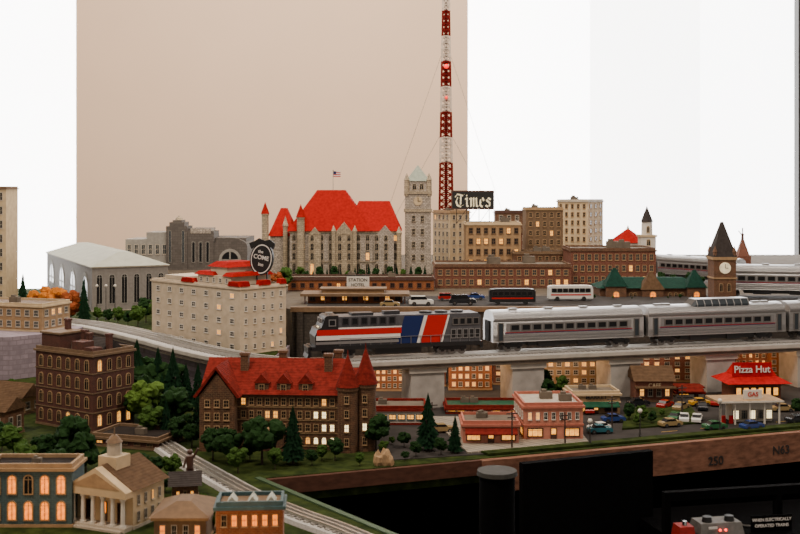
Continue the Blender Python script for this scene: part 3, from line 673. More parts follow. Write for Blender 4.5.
for i in (0,1): put(windata(.9,2.0,'arch','tan','glass'),'window',c.e,(w*(.32+.36*i),0,Z(292)))
d=3.3; c=ctx('monument','reddish stone monument with slim spire','monument',738,d,U);X=c.X;Z=c.Z;w=X(751)
MB().box(0,0,0,w,w,Z(256)).part('base',c.e,'brick_red'); MB().hip(.2,.2,w-.2,w-.2,Z(256),Z(240),w*.35,w*.35).part('shaft',c.e,'brick_red')
MB().cyl(w/2,w/2,Z(240),Z(236),.5,.4,8).sphere(w/2,w/2,Z(235),.5).tube((w/2,w/2,Z(236)),(w/2-1.2,w/2,Z(231)),.15).tube((w/2,w/2,Z(240)),(w/2,w/2,Z(228)),.2).part('statue',c.e,'brown_trim')
d=2.60; c=ctx('green_roof_depot','brick depot with dark green hipped roofs and pyramid towers','building',600,d,U+.0015);X=c.X;Z=c.Z;e=c.e;w=X(706)
MB().box(0,0,0,w,10,Z(288)).part('body',e,'brick_brown'); MB().hip(-.6,-.8,w+.6,10.6,Z(288),Z(277,5),5,5).part('roof',e,'roof_green')
for a,b,yt,ye,rf in ((605,625,268,286,'roof_green'),(641,662,272,289,'roof_brown'),(686,704,270,287,'roof_green')):
    xa,xb=X(a),X(b); MB().box(xa,-1.5,0,xb,3,Z(ye)).part('tower',e,'brick_brown'); MB().hip(xa-.3,-1.8,xb+.3,3.3,Z(ye),Z(yt),(xb-xa)/2,2.5).part('tower_roof',e,rf)
    put(windata(1.6,2,'arch','tan','lit_orange'),'window',e,((xa+xb)/2,-1.5,Z(299)))
for px in (631,635,670,676,682): put(windata(1.0,1.8,'arch','tan','glass'),'window',e,(X(px),0,Z(300)))
d=2.43; c=ctx('platform_pavilion','low station platform building with flat tan roof and lit windows','building',303,d,U+.0015);X=c.X;Z=c.Z;e=c.e;w=X(407)
MB().box(1,1,0,w-1,6,Z(296)).part('body',e,'brick_orange'); MB().box(-.5,-1.2,Z(296),w+.5,7.5,Z(293.5)).part('roof',e,'tan_dark'); MB().box(4,1.5,Z(293.5),w-5,6,Z(290)).part('clerestory',e,'tan'); MB().box(3.5,1,Z(290),w-4.5,6.5,Z(289)).part('clerestory_roof',e,'tan_dark')
for i in range(9): put(windata(1.3,1.5,'rect','brown_trim','lit' if i%2 else 'glass'),'window',e,(2+i*(w-4)/8,1,.5))
for i in range(6): MB().cyl(0,0,0,Z(296),.14,.14,6).part('post',e,'brown_trim',(.5+i*(w-1)/5,-.8,0))
c=ctx('billboard','white framed billboard with dark lettering','billboard',358,2.56,U+.0015);Z=c.Z
MB().box(-2.6,-.1,Z(289),2.6,.15,Z(276)).part('panel',c.e,'white'); MB().box(-2.7,-.15,Z(290),2.7,.2,Z(289)).box(-2.7,-.15,Z(276),2.7,.2,Z(275)).part('frame',c.e,'dark_trim'); MB().cyl(-2,.3,0,Z(289),.1,.1,6).cyl(2,.3,0,Z(289),.1,.1,6).part('post',c.e,'dark_trim')
textpart(c.e,'STATION',1.05,(0,-.14,Z(280)),'dark_trim'); textpart(c.e,'HOTEL',1.0,(0,-.14,Z(285)),'dark_trim')

# =========== LOWER LEFT
c=bld('brick_factory','dark red brick factory with arched windows and stepped parapet',1,36,93,134,355,1.78,L,th=34,wall='brick_dark',trim='tan_dark',roof='tar',fr=(4,6),sd=(4,4),style='arch',wf=.5,hf=.68,frame='tan',lit=.03,slit=.4,units=3,litm='lit')
W,D,H=c.w,c.dp,c.h
MB().box(W*.08,.3,H,W*.4,D*.6,H+2.6).part('penthouse',c.e,'brick_dark'); MB().box(W*.06,.1,H+2.6,W*.42,D*.62,H+2.9).part('penthouse_roof',c.e,'tan_dark')
MB().box(W*.62,.2,H,W*.8,D*.3,H+1.8).box(W*.84,.1,H,W*.98,D*.25,H+1.0).part('penthouse',c.e,'brick_dark')
MB().gx(W*.45,D*.3,W*.9,D*.9,H,H+2.0).part('skylight_roof',c.e,'roof_slate')
for a,q in ((.5,2.8),(.58,2.4),(.92,2.6),(.2,4.4)): MB().box(-.4,-.4,0,.4,.4,q).box(-.5,-.5,q,.5,.5,q+.3).part('chimney',c.e,'brick_dark',(W*a,D*.5,H))
for j in range(1,4): MB().ring(0,0,W,D,H*j/4-.05,H*j/4+.12,0,.12).part('belt_course',c.e,'tan_dark')
bld('shed','low dark shed with flat grey roof',1,92,158,183,441,1.66,L,th=18,wall='brick_dark',roof='tar',fr=(1,5),sd=(1,3),lit=.1,frame='tan_dark')
bld('house','small tan gabled house',1,-12,22,42,398,1.92,L,th=25,wall='tan',roof='roof_brown',top='gx',rise=2.2,fr=(1,3),sd=(1,2))
bld('house','small brown gabled house with light roof',1,-30,5,24,412,1.75,L,th=20,wall='brick_brown',roof='roof_brown',top='gx',rise=2.0,fr=(1,3),sd=(1,2))
d=1.68; c=ctx('brick_mansion','large brown brick mansion with red roofs and round turrets','building',203,d,L,-4);X=c.X;Z=c.Z;e=c.e
w=X(344);D=12; ev=Z(393); BM='brick_mansion'
MB().box(0,0,0,w,D,ev).part('body',e,BM)
MB().gx(-.5,-.7,w-.3,D+.7,ev,Z(357,6)).part('roof',e,'roof_brick')
MB().box(0,-2.2,0,X(238),0,ev).gy(0,-2.2,X(238),1,ev,Z(371)).part('front_gable',e,BM)
MB().side([(-.5,ev-.3),(X(220),Z(367)),(X(220),Z(367)+.5),(-.9,ev-.1)],-2.6,6).side([(X(238)+.5,ev-.3),(X(220),Z(367)),(X(220),Z(367)+.5),(X(238)+.9,ev-.1)],-2.6,6).part('front_gable_roof',e,'roof_brick')
for a in (262,284,306):
    xa=X(a); MB().box(xa-1,.2,ev,xa+1,4,ev+1.6).gy(xa-1.2,.0,xa+1.2,4.5,ev+1.6,ev+3.0,1).part('dormer',e,[BM,'roof_brick']); put(windata(.9,1.2,'rect','tan','glass'),'window',e,(xa,.2,ev+.25))
for a,dy,r,yt,yb in ((349,-.4,1.55,352,384),(366,.8,1.55,346,382)):
    tt=bpy.data.objects.new('turret',None); tt.parent=e; tt.location=(X(a)*.01,dy*.01,0); tt.empty_display_size=.01; link(tt)
    MB().cyl(0,0,0,Z(yb),r,r,18).cyl(0,0,Z(yb)-.5,Z(yb),r*1.12,r*1.12,18).part('turret_body',tt,BM); MB().cyl(0,0,Z(yb),Z(yt),r*1.2,.02,18).cyl(0,0,Z(yt)-.3,Z(yt)+.6,.1,.05,6).part('turret_roof',tt,'roof_brick')
    for j in range(4): put(windata(.75,1.2,'rect','tan','lit_white' if j==1 else 'glass'),'window',tt,(0,-r,1.0+j*2.1))
MB().box(w-.2,1,0,X(366),D-1,ev-.6).part('end_wing',e,BM); MB().gx(w-.4,.6,X(368),D-.6,ev-.6,Z(366,6)).part('end_wing_roof',e,'roof_brick')
rows=4; rh=(ev-.6)/rows
for r in range(rows):
    MB().box(-.1,-.12,.5+r*rh,w,0,.62+r*rh).part('belt_course',e,'tan')
    for i in range(12):
        px=244+i*8.1; lt='lit_white' if (px>312 and r<3 and random.random()<.6) else ('lit' if random.random()<.12 else 'glass')
        put(windata(.8,rh*.6,'rect' if r else 'arch','tan',lt),'window',e,(X(px),0,.8+r*rh))
    for i in range(3): put(windata(.9,rh*.6,'rect','tan','lit' if random.random()<.2 else 'glass'),'window',e,(X(211+i*9.5),-2.2,.8+r*rh))
for a,b in ((240,4),(276,7),(326,4),(333,8)): MB().box(-.6,-.5,0,.6,.5,4.2).box(-.75,-.65,4.2,.75,.65,4.6).part('chimney',e,BM,(X(a),b,ev+1))
MB().box(X(262),-1.4,0,X(285),0,3.0).part('porch',e,BM); MB().box(X(261),-1.6,3.0,X(286),0,3.3).part('porch_roof',e,'tan'); put(windata(1.5,2.4,'door','brown_trim','lit'),'door',e,(X(273),-1.4,.1))
c=bld('courthouse','tan columned courthouse with pediment and small cupola',1,77,133,164,490,1.275,L,th=24,wall='cream',roof='roof_brown',trim='offwhite',top='gy',rise=2.6,fr=None,sd=(2,4),wf=.35,hf=.6,lit=.1,frame='offwhite')
W,D,H=c.w,c.dp,c.h; e=c.e
MB().box(0,-1.6,0,W,0,.5).box(.3,-2.0,0,W-.3,-1.6,.25).part('steps',e,'offwhite')
MB().box(-.3,-1.7,H-.7,W+.3,0,H).gy(-.3,-1.7,W+.3,0,H,H+2.5).part('pediment',e,'cream')
MB().gy(.6,-1.76,W-.6,-1.7,H+.25,H+1.9).part('tympanum',e,'tan')
for i in range(6): MB().cyl(0,0,.5,.75,.36,.36,12).cyl(0,0,.75,H-1.0,.26,.22,12).cyl(0,0,H-1.0,H-.7,.36,.36,12).part('column',e,'white',(.5+i*(W-1)/5,-1.2,0))
for i in range(3): put(windata(.8,H*.5,'rect' if i!=1 else 'door','brown_trim','lit_orange' if i==1 else 'glass'),'window' if i!=1 else 'door',e,(W*(.22+.28*i),0,.6))
mx=W/2;my=D*.3
MB().box(mx-1.3,my-1.3,H+1.2,mx+1.3,my+1.3,H+3.3).part('cupola_base',e,'cream'); MB().cyl(mx,my,H+3.3,H+4.8,.85,.85,8,sm=False).part('cupola',e,'offwhite'); MB().cyl(mx,my,H+4.8,H+5.6,1.0,.35,12).cyl(mx,my,H+5.6,H+6.5,.12,.04,6).part('cupola_roof',e,'tan_dark')
bld('corner_store','blue-grey storefront building with tall glowing orange windows',1,-15,72,None,468,1.285,L,dep=5,wall='store_teal',roof='tar',trim='tan',fr=(2,5),style='arch',wf=.62,hf=.78,lit=.85,litm='lit_orange',frame='tan',units=1)
bld('shop','low tan-roofed shop with glowing window',1,154,206,None,517,1.22,L,dep=7,wall='tan_dark',roof='tan_dark',trim='tan',fr=(1,4),lit=.6,litm='lit_orange',units=1,top='hip',rise=1.2)
c=bld('brick_shop_block','orange brick shop block with pale skylights and lit windows',-1,208,216,283,507,1.185,L,th=4,dep=4.2,wall='brick_orange',roof='tan_dark',trim='teal',fr=(2,6),sd=(2,3),wf=.6,lit=.7,litm='lit_orange',units=0,frame='tan')
for a in (1.0,3.2,5.2): MB().gy(a,1,a+1.2,3.0,c.h,c.h+.8).part('skylight',c.e,'hall_roof')
bld('cottage','small brown cottage with dark gabled roof beside the track',-1,168,172,198,486,1.385,L,th=10,dep=3.2,wall='brick_brown',roof='roof_slate',top='gx',rise=1.4,fr=(1,3),lit=.4,frame='tan')

# =========== LOWER TOWN
bld('pink_store','low salmon storefront with lit display windows',1,463,519,None,424,1.70,L+.003,dep=7,wall='salmon',roof='tar_light',trim='pink',shop=2.4,lit=.6,fr=None,units=2,awn='roof_brick')
bld('pink_store','two-storey pink store with corner entrance',-1,517,524,583,406,1.725,L+.003,th=3,dep=10,wall='salmon',roof='offwhite',trim='pink',fr=(1,7),sd=(1,5),wf=.5,hf=.5,shop=2.4,lit=.15,frame='white',units=2)
bld('diner','white roadside diner with red band and lit windows',1,368,426,None,409,1.84,L+.001,dep=7,wall='white',roof='tar_light',trim='roof_brick',fr=(1,6),wf=.8,hf=.5,lit=.6,units=1,frame='teal')
bld('supermarket','low green and white market with red fascia',-1,436,446,520,408,1.93,L+.001,dep=7,wall='white',roof='green_paint',trim='roof_brick',fr=(1,8),wf=.8,hf=.55,lit=.4,units=2,frame='green_paint')
for a,b,y,dd,wl,lt in ((449,492,362,2.16,'brick_orange',.6),(368,405,366,2.15,'brick_orange',.5),(409,446,362,2.2,'brick_red',.35),(545,598,358,2.2,'tan',.4),(493,540,362,2.22,'brick_red',.5)):
    bld('brick_building','brick building with glowing windows beneath the viaduct',1,a,b,None,y,dd,L+.001,dep=6,wall=wl,fr=(3,6),wf=.62,lit=lt,trim='tan',group='buildings beneath the viaduct')
c=bld('tan_shop','low tan shop with small sign and flat roof',-1,566,572,620,394,1.93,L+.001,th=4,dep=6,wall='tan',roof='tar_light',trim='cream',shop=2.2,units=2,fr=None,awn='green_paint')
textpart(c.e,'MARKET',1.0,(c.w/2,-.25,c.h-.6),'dark_trim')
c=bld('brick_shop','red brick shop with brown shed roof and lit front',1,636,673,None,381,2.04,L+.001,dep=6,wall='brick_red',roof='roof_brown',top='gx',rise=2.4,fr=(1,4),wf=.6,lit=.5)
MB().side([(-.3,0),(c.w+.3,0),(c.w+.3,.3),(-.3,.3)],-1.6,0).part('awning',c.e,'roof_brown',(0,0,2.6)); textpart(c.e,'CAFE',1.0,(c.w/2,-.2,c.h-.8),'cream')
bld('green_shop','small green-trimmed lit shop on the lower street',1,592,618,None,398,2.04,L+.001,dep=4,wall='cream',roof='tar',trim='green_paint',shop=2.2,fr=None,units=1)
bld('white_shop','small white shop with lit front window',1,676,704,None,392,2.09,L+.001,dep=3.5,wall='white',roof='tar',trim='roof_brick',shop=2.0,fr=None,units=1,awn='roof_brick')
for a,b,y,dd,wl,tr in ((602,640,352,2.25,'brick_orange','tan'),(640,694,352,2.25,'brick_red','tan'),(694,733,352,2.245,'brick_orange','cream'),(733,768,350,2.255,'brick_red','tan'),(768,815,349,2.25,'brick_orange','offwhite')):
    bld('brick_building','brick row building with tall windows behind the street',1,a,b,None,y,dd,L+.001,dep=5,wall=wl,trim=tr,fr=(4,5),wf=.5,lit=.35,group='brick row buildings')
d=2.04; c=ctx('pizza_restaurant','red-roofed pizza restaurant with white sign lettering','restaurant',730,d,L+.001,4);X=c.X;Z=c.Z;e=c.e;w=X(790);D=8
MB().box(1,1,0,w-1,D-1,Z(383)).part('body',e,'brick_red'); MB().hip(-.6,-.6,w+.6,D+.6,Z(384),Z(377,1),2.2,2.0).hip(1.5,1.4,w-1.5,D-1.4,Z(378,1),Z(367,2),1.0,.9).part('roof',e,'hut_red')
MB().box(1.0,1.3,Z(377,1),w-2.6,1.6,Z(363,1)).part('sign_board',e,'hut_red'); textpart(e,'Pizza Hut',1.8,(w*.42,1.2,Z(370,1)),'am_white',ext=.06)
for i in range(6): put(windata(1.2,1.7,'plain','dark_trim','lit'),'window',e,(2+i*(w-4)/5,1,.8))
d=1.84; c=ctx('gas_station','pale gas station with flat canopy, posts and rooftop sign','gas station',719,d,L+.001,6);X=c.X;Z=c.Z;e=c.e;w=X(783);D=5
MB().box(w*.3,2.2,0,w-.4,D,Z(403)).part('body',e,'white'); MB().box(-.3,-.5,Z(403),w+.3,D+.3,Z(401)).part('roof',e,'tan'); MB().box(-.4,-.6,Z(402.8),w+.4,-.5,Z(401.2)).part('fascia_stripe',e,'white')
MB().box(w*.45,1.2,Z(401),w*.75,1.5,Z(392)).part('rooftop_sign',e,'white'); textpart(e,'GAS',1.0,(w*.6,1.15,Z(396.5)),'am_red')
for i in range(5): MB().box(-.12,-.12,0,.12,.12,Z(403)).part('post',e,'white',(.2+i*(w-.4)/4,0,0))
for i in range(5): put(windata(1.2,1.7,'shop','offwhite','glass_blue' if i%2 else 'lit_white'),'window',e,(w*.36+i*1.45,2.2,.3))
for a in (1.2,2.5): MB().box(-.3,-.2,0,.3,.2,1.3).box(-.25,-.25,.8,.25,-.2,1.2).part('fuel_pump',e,'am_red',(a,1.0,0))
for px,d,y in ((432,1.74,402),(512,1.67,410),(612,1.78,396),(682,1.90,385),(565,1.70,412)):
    h=(wz(y,d)-L-.001)*100; e=thing('utility_pole','thin brown wooden utility pole with crossarms','utility pole',wx(px,d),d,L+.001,18,'utility poles')
    MB().cyl(0,0,0,h,.14,.1,8).part('pole',e,'bark'); MB().box(-.9,-.08,h-.6,.9,.08,h-.45).part('crossarm',e,'bark'); MB().box(-.7,-.08,h-1.2,.7,.08,h-1.05).part('crossarm',e,'bark')

# =========== VEHICLES
CD={}
def car(px,d,lv,rz,col,ln=4.2,kind='car',label=None):
    key=(col,ln,kind)
    if key not in CD:
        k=ln/4.2; hb=[(0,.35),(4.2,.35),(4.2,.85),(3.9,1.0),(2.9,1.05),(1.1,1.05),(.15,.95),(0,.8)]
        cb=[(.7,1.0),(3.1,1.0),(2.6,1.5),(1.2,1.5)] if kind=='car' else [(.3,1.0),(3.2,1.0),(2.8,1.65),(.35,1.65)]
        sc=lambda P:[(x*k,z*k) for x,z in P]
        b=MB().side(sc(hb),-.85*k,.85*k).side(sc([(cb[2][0],cb[2][1]-.08),(cb[3][0],cb[3][1]-.08),(cb[3][0],cb[3][1]),(cb[2][0],cb[2][1])]),-.72*k,.72*k)
        g=MB().side(sc([cb[0],cb[1],(cb[2][0],cb[2][1]-.05),(cb[3][0],cb[3][1]-.05)]),-.74*k,.74*k)
        wl=MB().disc(0,-.12*k,.12*k,.36*k,.36*k,14).disc(0,-.14*k,.14*k,.36*k,.17*k,10,1)
        li=MB().box(4.18*k,-.7*k,.6*k,4.24*k,-.4*k,.8*k).box(4.18*k,.4*k,.6*k,4.24*k,.7*k,.8*k)
        CD[key]=(b.data('body',[col]),g.data('glass',['glass']),wl.data('wheel',['rubber','chrome']),li.data('headlight',['clock_face']),k)
    b,g,wl,li,k=CD[key]
    e=thing('car',label,'car',wx(px,d),d,lv,rz)
    put(b,'body',e); put(g,'cabin_window',e); put(li,'headlight',e)
    for xx in (.85,3.3):
        for yy in (-.8,.8): put(wl,'wheel',e,(xx*k,yy*k,0))
for k,c_ in (('c_red','8c1612'),('c_teal','275a64'),('c_white','c8c6c0'),('c_green','2a5a38'),('c_yellow','b88a2a'),('c_blue','24386c'),('c_dark','1a1c20'),('c_tan','8a7650')): mat(k,c_,'plain',.25,amt=.03)
gz=L+.0012; uz=U+.0017
for px,d,rz,col,lab in ((588,1.775,6,'c_teal','teal toy car on the lower street'),(672,1.86,60,'c_green','green toy sedan in the parking lot'),(684,1.85,75,'c_white','white toy car in the parking lot'),(696,1.845,70,'c_white','white toy sedan in the parking lot'),
   (704,1.80,15,'c_green','green toy car by the gas station'),(690,2.0,10,'c_yellow','yellow toy taxi on the street'),(676,1.95,50,'c_tan','tan toy car in the parking lot'),(660,1.97,50,'c_red','red toy car in the parking lot'),(787,1.85,15,'c_dark','dark toy car by the gas station'),
   (602,1.86,8,'c_blue','blue toy car on the street'),(430,1.78,12,'c_tan','tan toy car near the diner'),(772,1.95,5,'c_tan','tan toy car beside the restaurant'),(703,1.95,80,'c_dark','dark toy car in the lot'),(628,2.0,10,'c_dark','dark toy car on the street'),
   (660,1.82,20,'c_tan','tan toy car passing along the lower street'),(610,1.80,200,'c_white','white toy car on the lower street'),(742,1.80,22,'c_blue','blue toy car on the lower street'),(715,1.99,70,'c_red','red toy car near the restaurant'),(590,1.92,90,'c_red','red toy car beside the tan shop')):
    car(px,d,gz,rz,col,3.9,label=lab)
for px,d,rz,col,kk,ln,lab in ((409,2.39,4,'c_white','van',5.2,'white toy ambulance on the upper street'),(438,2.50,2,'c_red','van',4.2,'red toy van on the upper street'),(449,2.40,0,'c_dark','van',5.8,'dark toy van on the upper street'),(380,2.36,0,'c_tan','car',4.2,'tan toy car near the platform'),(466,2.52,0,'c_blue','car',4.2,'blue toy car on the upper street')):
    car(px,d,uz,rz,col,ln,kk,lab)
def bus(px,d,lv,rz,col,stripe,label):
    e=thing('bus',label,'bus',wx(px,d),d,lv,rz); ln=10.0
    MB().side([(0,.5),(ln,.5),(ln,2.6),(ln-.3,3.3),(.3,3.3),(0,3.0)],-1.2,1.2).part('body',e,col)
    MB().box(.5,-1.24,1.2,ln-.5,-1.2,1.5).part('stripe',e,stripe); MB().box(1,-.9,3.3,ln-1,.9,3.4).part('roof',e,'white' if col!='loco_black' else 'loco_grey')
    for i in range(7): put(windata(1.15,.9,'plain','dark_trim','glass'),'window',e,(1.2+i*1.27,-1.2,1.9))
    MB().box(ln,-1.0,1.7,ln+.05,1.0,3.0).part('windshield',e,'glass')
    for xx in (1.9,7.9):
        for yy in (-1.05,1.05): MB().disc(0,-.17,.17,.5,.5,14).part('wheel',e,'rubber',(xx,yy,0))
bus(489,2.42,uz,1,'loco_black','am_red','black toy coach bus with red stripe')
bus(548,2.50,uz,2,'c_white','am_red','white and silver toy coach bus')

# =========== TREES
def conif(seed):
    rnd=random.Random(seed); m=MB(); nl=14
    for i in range(nl):
        z0=.10+.82*i/nl; z1=z0+.15; r=.215*(1-i/nl)**.9+.02; n=18; vs=[]
        a0=rnd.random()*6
        for j in range(n):
            a=a0+2*math.pi*j/n; rr=r*(1.0 if j%2 else .55)*rnd.uniform(.8,1.2)
            vs.append((100*rr*math.cos(a),100*rr*math.sin(a),100*(z0-rnd.uniform(0,.035))))
        vs.append((0,0,100*min(1,z1)))
        m.add(vs,[(j,(j+1)%n,n) for j in range(n)]+[list(range(n))[::-1]])
    return m
def decid(seed):
    rnd=random.Random(seed); m=MB()
    for k in range(34):
        th=rnd.random()*6.28; ph=rnd.uniform(-1,1); rr=rnd.uniform(.15,.27)
        cx=math.cos(th)*math.sqrt(1-ph*ph)*rr;cy=math.sin(th)*math.sqrt(1-ph*ph)*rr;cz=.60+ph*.26; r=rnd.uniform(.07,.14)
        if cz+r>1: cz=1-r
        bm=bmesh.new(); bmesh.ops.create_icosphere(bm,subdivisions=2,radius=r)
        vs=[]
        for v in bm.verts: q=v.co*rnd.uniform(.7,1.25); vs.append((100*(q.x+cx),100*(q.y+cy),100*(q.z+cz)))
        m.add(vs,[[v.index for v in f.verts] for f in bm.faces]); bm.free()
    return m
TD={}
def tree(kind,px,d,lv,ytop,mk,wf=1.0,lab=None):
    v=random.randint(0,2); key=(kind,v,mk)
    if key not in TD: TD[key]=(conif(v) if kind=='c' else decid(v+10)).data('foliage',[mk])
    if 'trunk' not in TD: TD['trunk']=MB().cyl(0,0,0,45,2.2,1.4,8).tube((0,0,35),(9,4,55),1,5).tube((0,0,35),(-8,-3,58),1,5).data('trunk',['bark'])
    h=wz(ytop,d)-lv
    nm={'leaf_orange':'orange autumn','leaf_rust':'rust-red autumn','leaf_bright':'bright green','leaf_dark':'dark green','leaf_green':'green','pine':'dark'}[mk]
    e=thing('pine_tree' if kind=='c' else 'tree',lab or ('dark green conical model pine tree' if kind=='c' else nm+' bushy model tree'),'tree',wx(px,d),d,lv,random.uniform(0,360),'model trees')
    e.scale=(h*wf,h*wf,h)
    put(TD[key],'foliage',e); put(TD['trunk'],'trunk',e)
T=tree
mz=MZ+.002
T('c',23,2.86,mz,273,'pine',.8); T('d',43,2.72,mz,283,'leaf_orange',1.0); T('d',57,2.70,mz,286,'leaf_orange',1.0); T('d',71,2.68,mz,289,'leaf_rust',1.0); T('c',84,2.68,mz,277,'pine',.7)
for px,d,y,k in ((98,2.72,306,'leaf_green'),(108,2.69,308,'leaf_dark'),(118,2.66,306,'leaf_green'),(128,2.63,310,'leaf_dark'),(138,2.61,303,'leaf_green'),(146,2.7,296,'leaf_dark'),(157,2.66,298,'leaf_green'),(10,2.8,296,'leaf_dark'),(30,2.76,298,'leaf_green')): T('d',px,d,mz,y,k)
for px,d,y,kd,k in ((276,2.66,270,'d','leaf_rust'),(284,2.70,266,'d','leaf_green'),(262,3.05,262,'c','pine'),(290,2.9,268,'c','pine'),(300,3.05,266,'d','leaf_green')): T(kd,px,d,U+(.0 if not(2.86<=d<=3.3 and px>255) else .002),y,k)
for i,px in enumerate(range(306,432,7)):
    T('c' if i%2 else 'd',px,2.98+random.uniform(-.02,.04),U+.002,random.uniform(264,270),'pine' if i%2 else random.choice(['leaf_green','leaf_dark','leaf_dark','leaf_rust']),.8)
for px in (594,613,632,652,668,680): T('d',px,2.53,U+.0015,random.uniform(293,297),random.choice(['leaf_dark','leaf_green']))
for px in (662,674,690,700): T('d',px,2.85,U,random.uniform(270,276),'leaf_dark')
for a in ((137,1.98,338,'c'),(150,2.0,352,'d'),(173,1.94,346,'c'),(186,1.97,362,'c'),(162,1.86,372,'c'),(146,1.83,378,'b'),(176,1.80,385,'d'),(133,1.85,388,'d'),(166,1.74,398,'c'),(186,1.74,412,'d'),(152,1.74,404,'d'),(198,1.97,362,'c'),(198,1.80,392,'c'),(158,1.98,346,'c'),(143,1.74,412,'c'),(128,1.98,356,'c'),(178,1.70,416,'g'),(192,1.68,422,'d'),(140,1.90,372,'d'),(168,1.99,360,'d')):
    T('c' if a[3]=='c' else 'd',a[0],a[1],L,a[2],'pine' if a[3]=='c' else ('leaf_bright' if a[3]=='b' else random.choice(['leaf_dark','leaf_dark','leaf_green'])),1.1 if a[3]!='c' else .9)
for a in ((213,1.60,427,'d'),(228,1.58,425,'d'),(262,1.58,411,'d'),(238,1.53,446,'g'),(293,1.58,404,'c'),(335,1.6,437,'d'),(250,1.60,438,'d'),(376,1.66,412,'d'),(392,1.70,436,'g'),(404,1.68,430,'d'),(428,1.66,392,'c'),(455,1.645,415,'c'),(416,1.62,440,'d'),(441,1.63,436,'d'),(384,1.64,440,'g'),(405,1.60,450,'d'),(360,1.57,452,'g'),(312,1.57,448,'d'),(275,1.55,447,'g'),(322,1.6,444,'g')):
    T('c' if a[3]=='c' else 'd',a[0],a[1],L,a[2],'pine' if a[3]=='c' else ('leaf_dark' if a[3]=='d' else 'leaf_green'),1.0 if a[3]=='c' else 1.15)
T('d',14,1.60,L,423,'leaf_green',1.2); T('d',36,1.65,L,436,'leaf_dark',1.1); T('d',72,1.53,L,414,'leaf_dark',1.0); T('d',2,1.66,L,420,'leaf_dark'); T('d',12,2.12,L,378,'leaf_green'); T('d',30,2.15,L,384,'leaf_dark')
T('d',60,1.42,L,445,'leaf_dark'); T('d',28,1.44,L,440,'leaf_green'); T('d',86,1.5,L,430,'leaf_dark'); T('d',48,1.55,L,432,'leaf_dark')
for px,d,y,k in ((108,1.55,448,'leaf_dark'),(124,1.5,455,'leaf_green'),(140,1.48,452,'leaf_dark'),(156,1.5,455,'leaf_dark'),(172,1.5,452,'leaf_green'),(165,1.43,470,'leaf_dark'),(202,1.38,492,'leaf_green'),(180,1.34,500,'leaf_dark'),(168,1.31,504,'leaf_green'),(230,1.30,505,'leaf_dark'),(216,1.27,510,'leaf_green')): T('d',px,d,L,y,k,1.1)
for px,d,y,k in ((548,2.04,378,'leaf_dark'),(560,2.06,374,'leaf_green'),(543,2.1,368,'leaf_dark'),(629,1.87,402,'leaf_dark'),(642,1.86,404,'leaf_green'),(652,1.84,410,'leaf_dark'),(662,1.9,408,'leaf_green'),(637,1.83,413,'leaf_green'),(798,1.9,396,'leaf_dark'),(528,1.95,398,'leaf_dark')): T('d',px,d,L+.001,y,k)
def lamp(px,d,lv,ytop,g='lit_white'):
    h=(wz(ytop,d)-lv)*100; e=thing('street_lamp','slim street lamp with white globe','street lamp',wx(px,d),d,lv,0,'street lamps')
    MB().cyl(0,0,0,.5,.3,.2,8).cyl(0,0,.5,h-.8,.1,.08,8).part('pole',e,'dark_trim'); MB().sphere(0,0,h-.45,.38).part('globe',e,g)
for px in (97,106,115): lamp(px,2.76,mz,284,'white')
for px,d,y in ((590,1.70,418),(640,1.74,408),(720,1.79,398)): lamp(px,d,L+.001,y,'white')
c=ctx('statue','small dark bronze statue on stone plinth beside the track','statue',190,1.43,L);Z=c.Z
MB().box(-.8,-.8,0,.8,.8,1.6).part('plinth',c.e,'concrete')
MB().cyl(-.25,0,1.6,3.2,.22,.26,8).cyl(.25,0,1.6,3.2,.22,.26,8).cyl(0,0,3.2,4.8,.42,.5,10).sphere(0,0,5.3,.38).tube((.45,0,4.6),(1.1,-.2,5.8),.16).tube((-.45,0,4.6),(-.8,-.2,3.3),.16).part('figure',c.e,'brown_trim')
c=ctx('rock','pale rocky outcrop beside the mansion','rock',384,1.575,L)
rnd=random.Random(3); m=MB()
for cx,cy,r in ((-.8,0,.8),(.2,.2,1.0),(.9,-.2,.6)):
    bm=bmesh.new(); bmesh.ops.create_icosphere(bm,subdivisions=2,radius=r); m.add([(v.co.x*rnd.uniform(.7,1.1)+cx,v.co.y*rnd.uniform(.7,1.1)+cy,max(0,v.co.z*1.9*rnd.uniform(.7,1.2)+.5)) for v in bm.verts],[[v.index for v in f.verts] for f in bm.faces]); bm.free()
m.part('stone',c.e,'tan')

# =========== FOREGROUND DARK FURNITURE
d=1.30; e=thing('speaker_stand','black round-topped post standing on the floor','stand',wx(497,d),d,0)
zt=wz(470,d)*100; MB().cyl(0,0,3,zt-.5,2.1,2.1,28).part('post',e,'black_matte'); MB().cyl(0,0,zt-.5,zt,2.4,2.3,28).part('top_cap',e,'cap_grey'); MB().cyl(0,0,0,3,10,9,28).part('base',e,'black_matte')
d=1.53; e=thing('folding_panel','matte black cloth-covered panel standing before the table','panel',wx(521,d),d,0,19)
hl=(wz(463,d))*100; hr=(wz(451,d+.06))*100; wdt=20.5
MB().side([(0,2),(wdt,2),(wdt,hr),(0,hl)],-.6,.6).part('panel',e,'black_matte'); MB().box(-.4,-4,0,.4,4,2).box(wdt-.8,-4,0,wdt,4,2).part('foot',e,'black_matte')
e=thing('equipment_shelf','black rail and shelf unit beneath the table edge','shelf',wx(735,1.55),1.55,0,12)
z1=wz(488,1.55)*100; z2=wz(525,1.55)*100
MB().box(-11.5,-2,z1-.7,30,-1,z1+.5).part('rail',e,'black_matte'); MB().box(-11.5,-6,z2-1.2,30,10,z2).part('shelf_board',e,'black_cloth')
for a in (-11.5,5.2,28): MB().box(a,-2,0,a+.9,-1,z1-.7).part('post',e,'black_matte')
ca2,sa2=math.cos(math.radians(12)),math.sin(math.radians(12))
def sh(lx,ly): return wx(735,1.55)+(lx*ca2-ly*sa2)*.01,1.55+(lx*sa2+ly*ca2)*.01
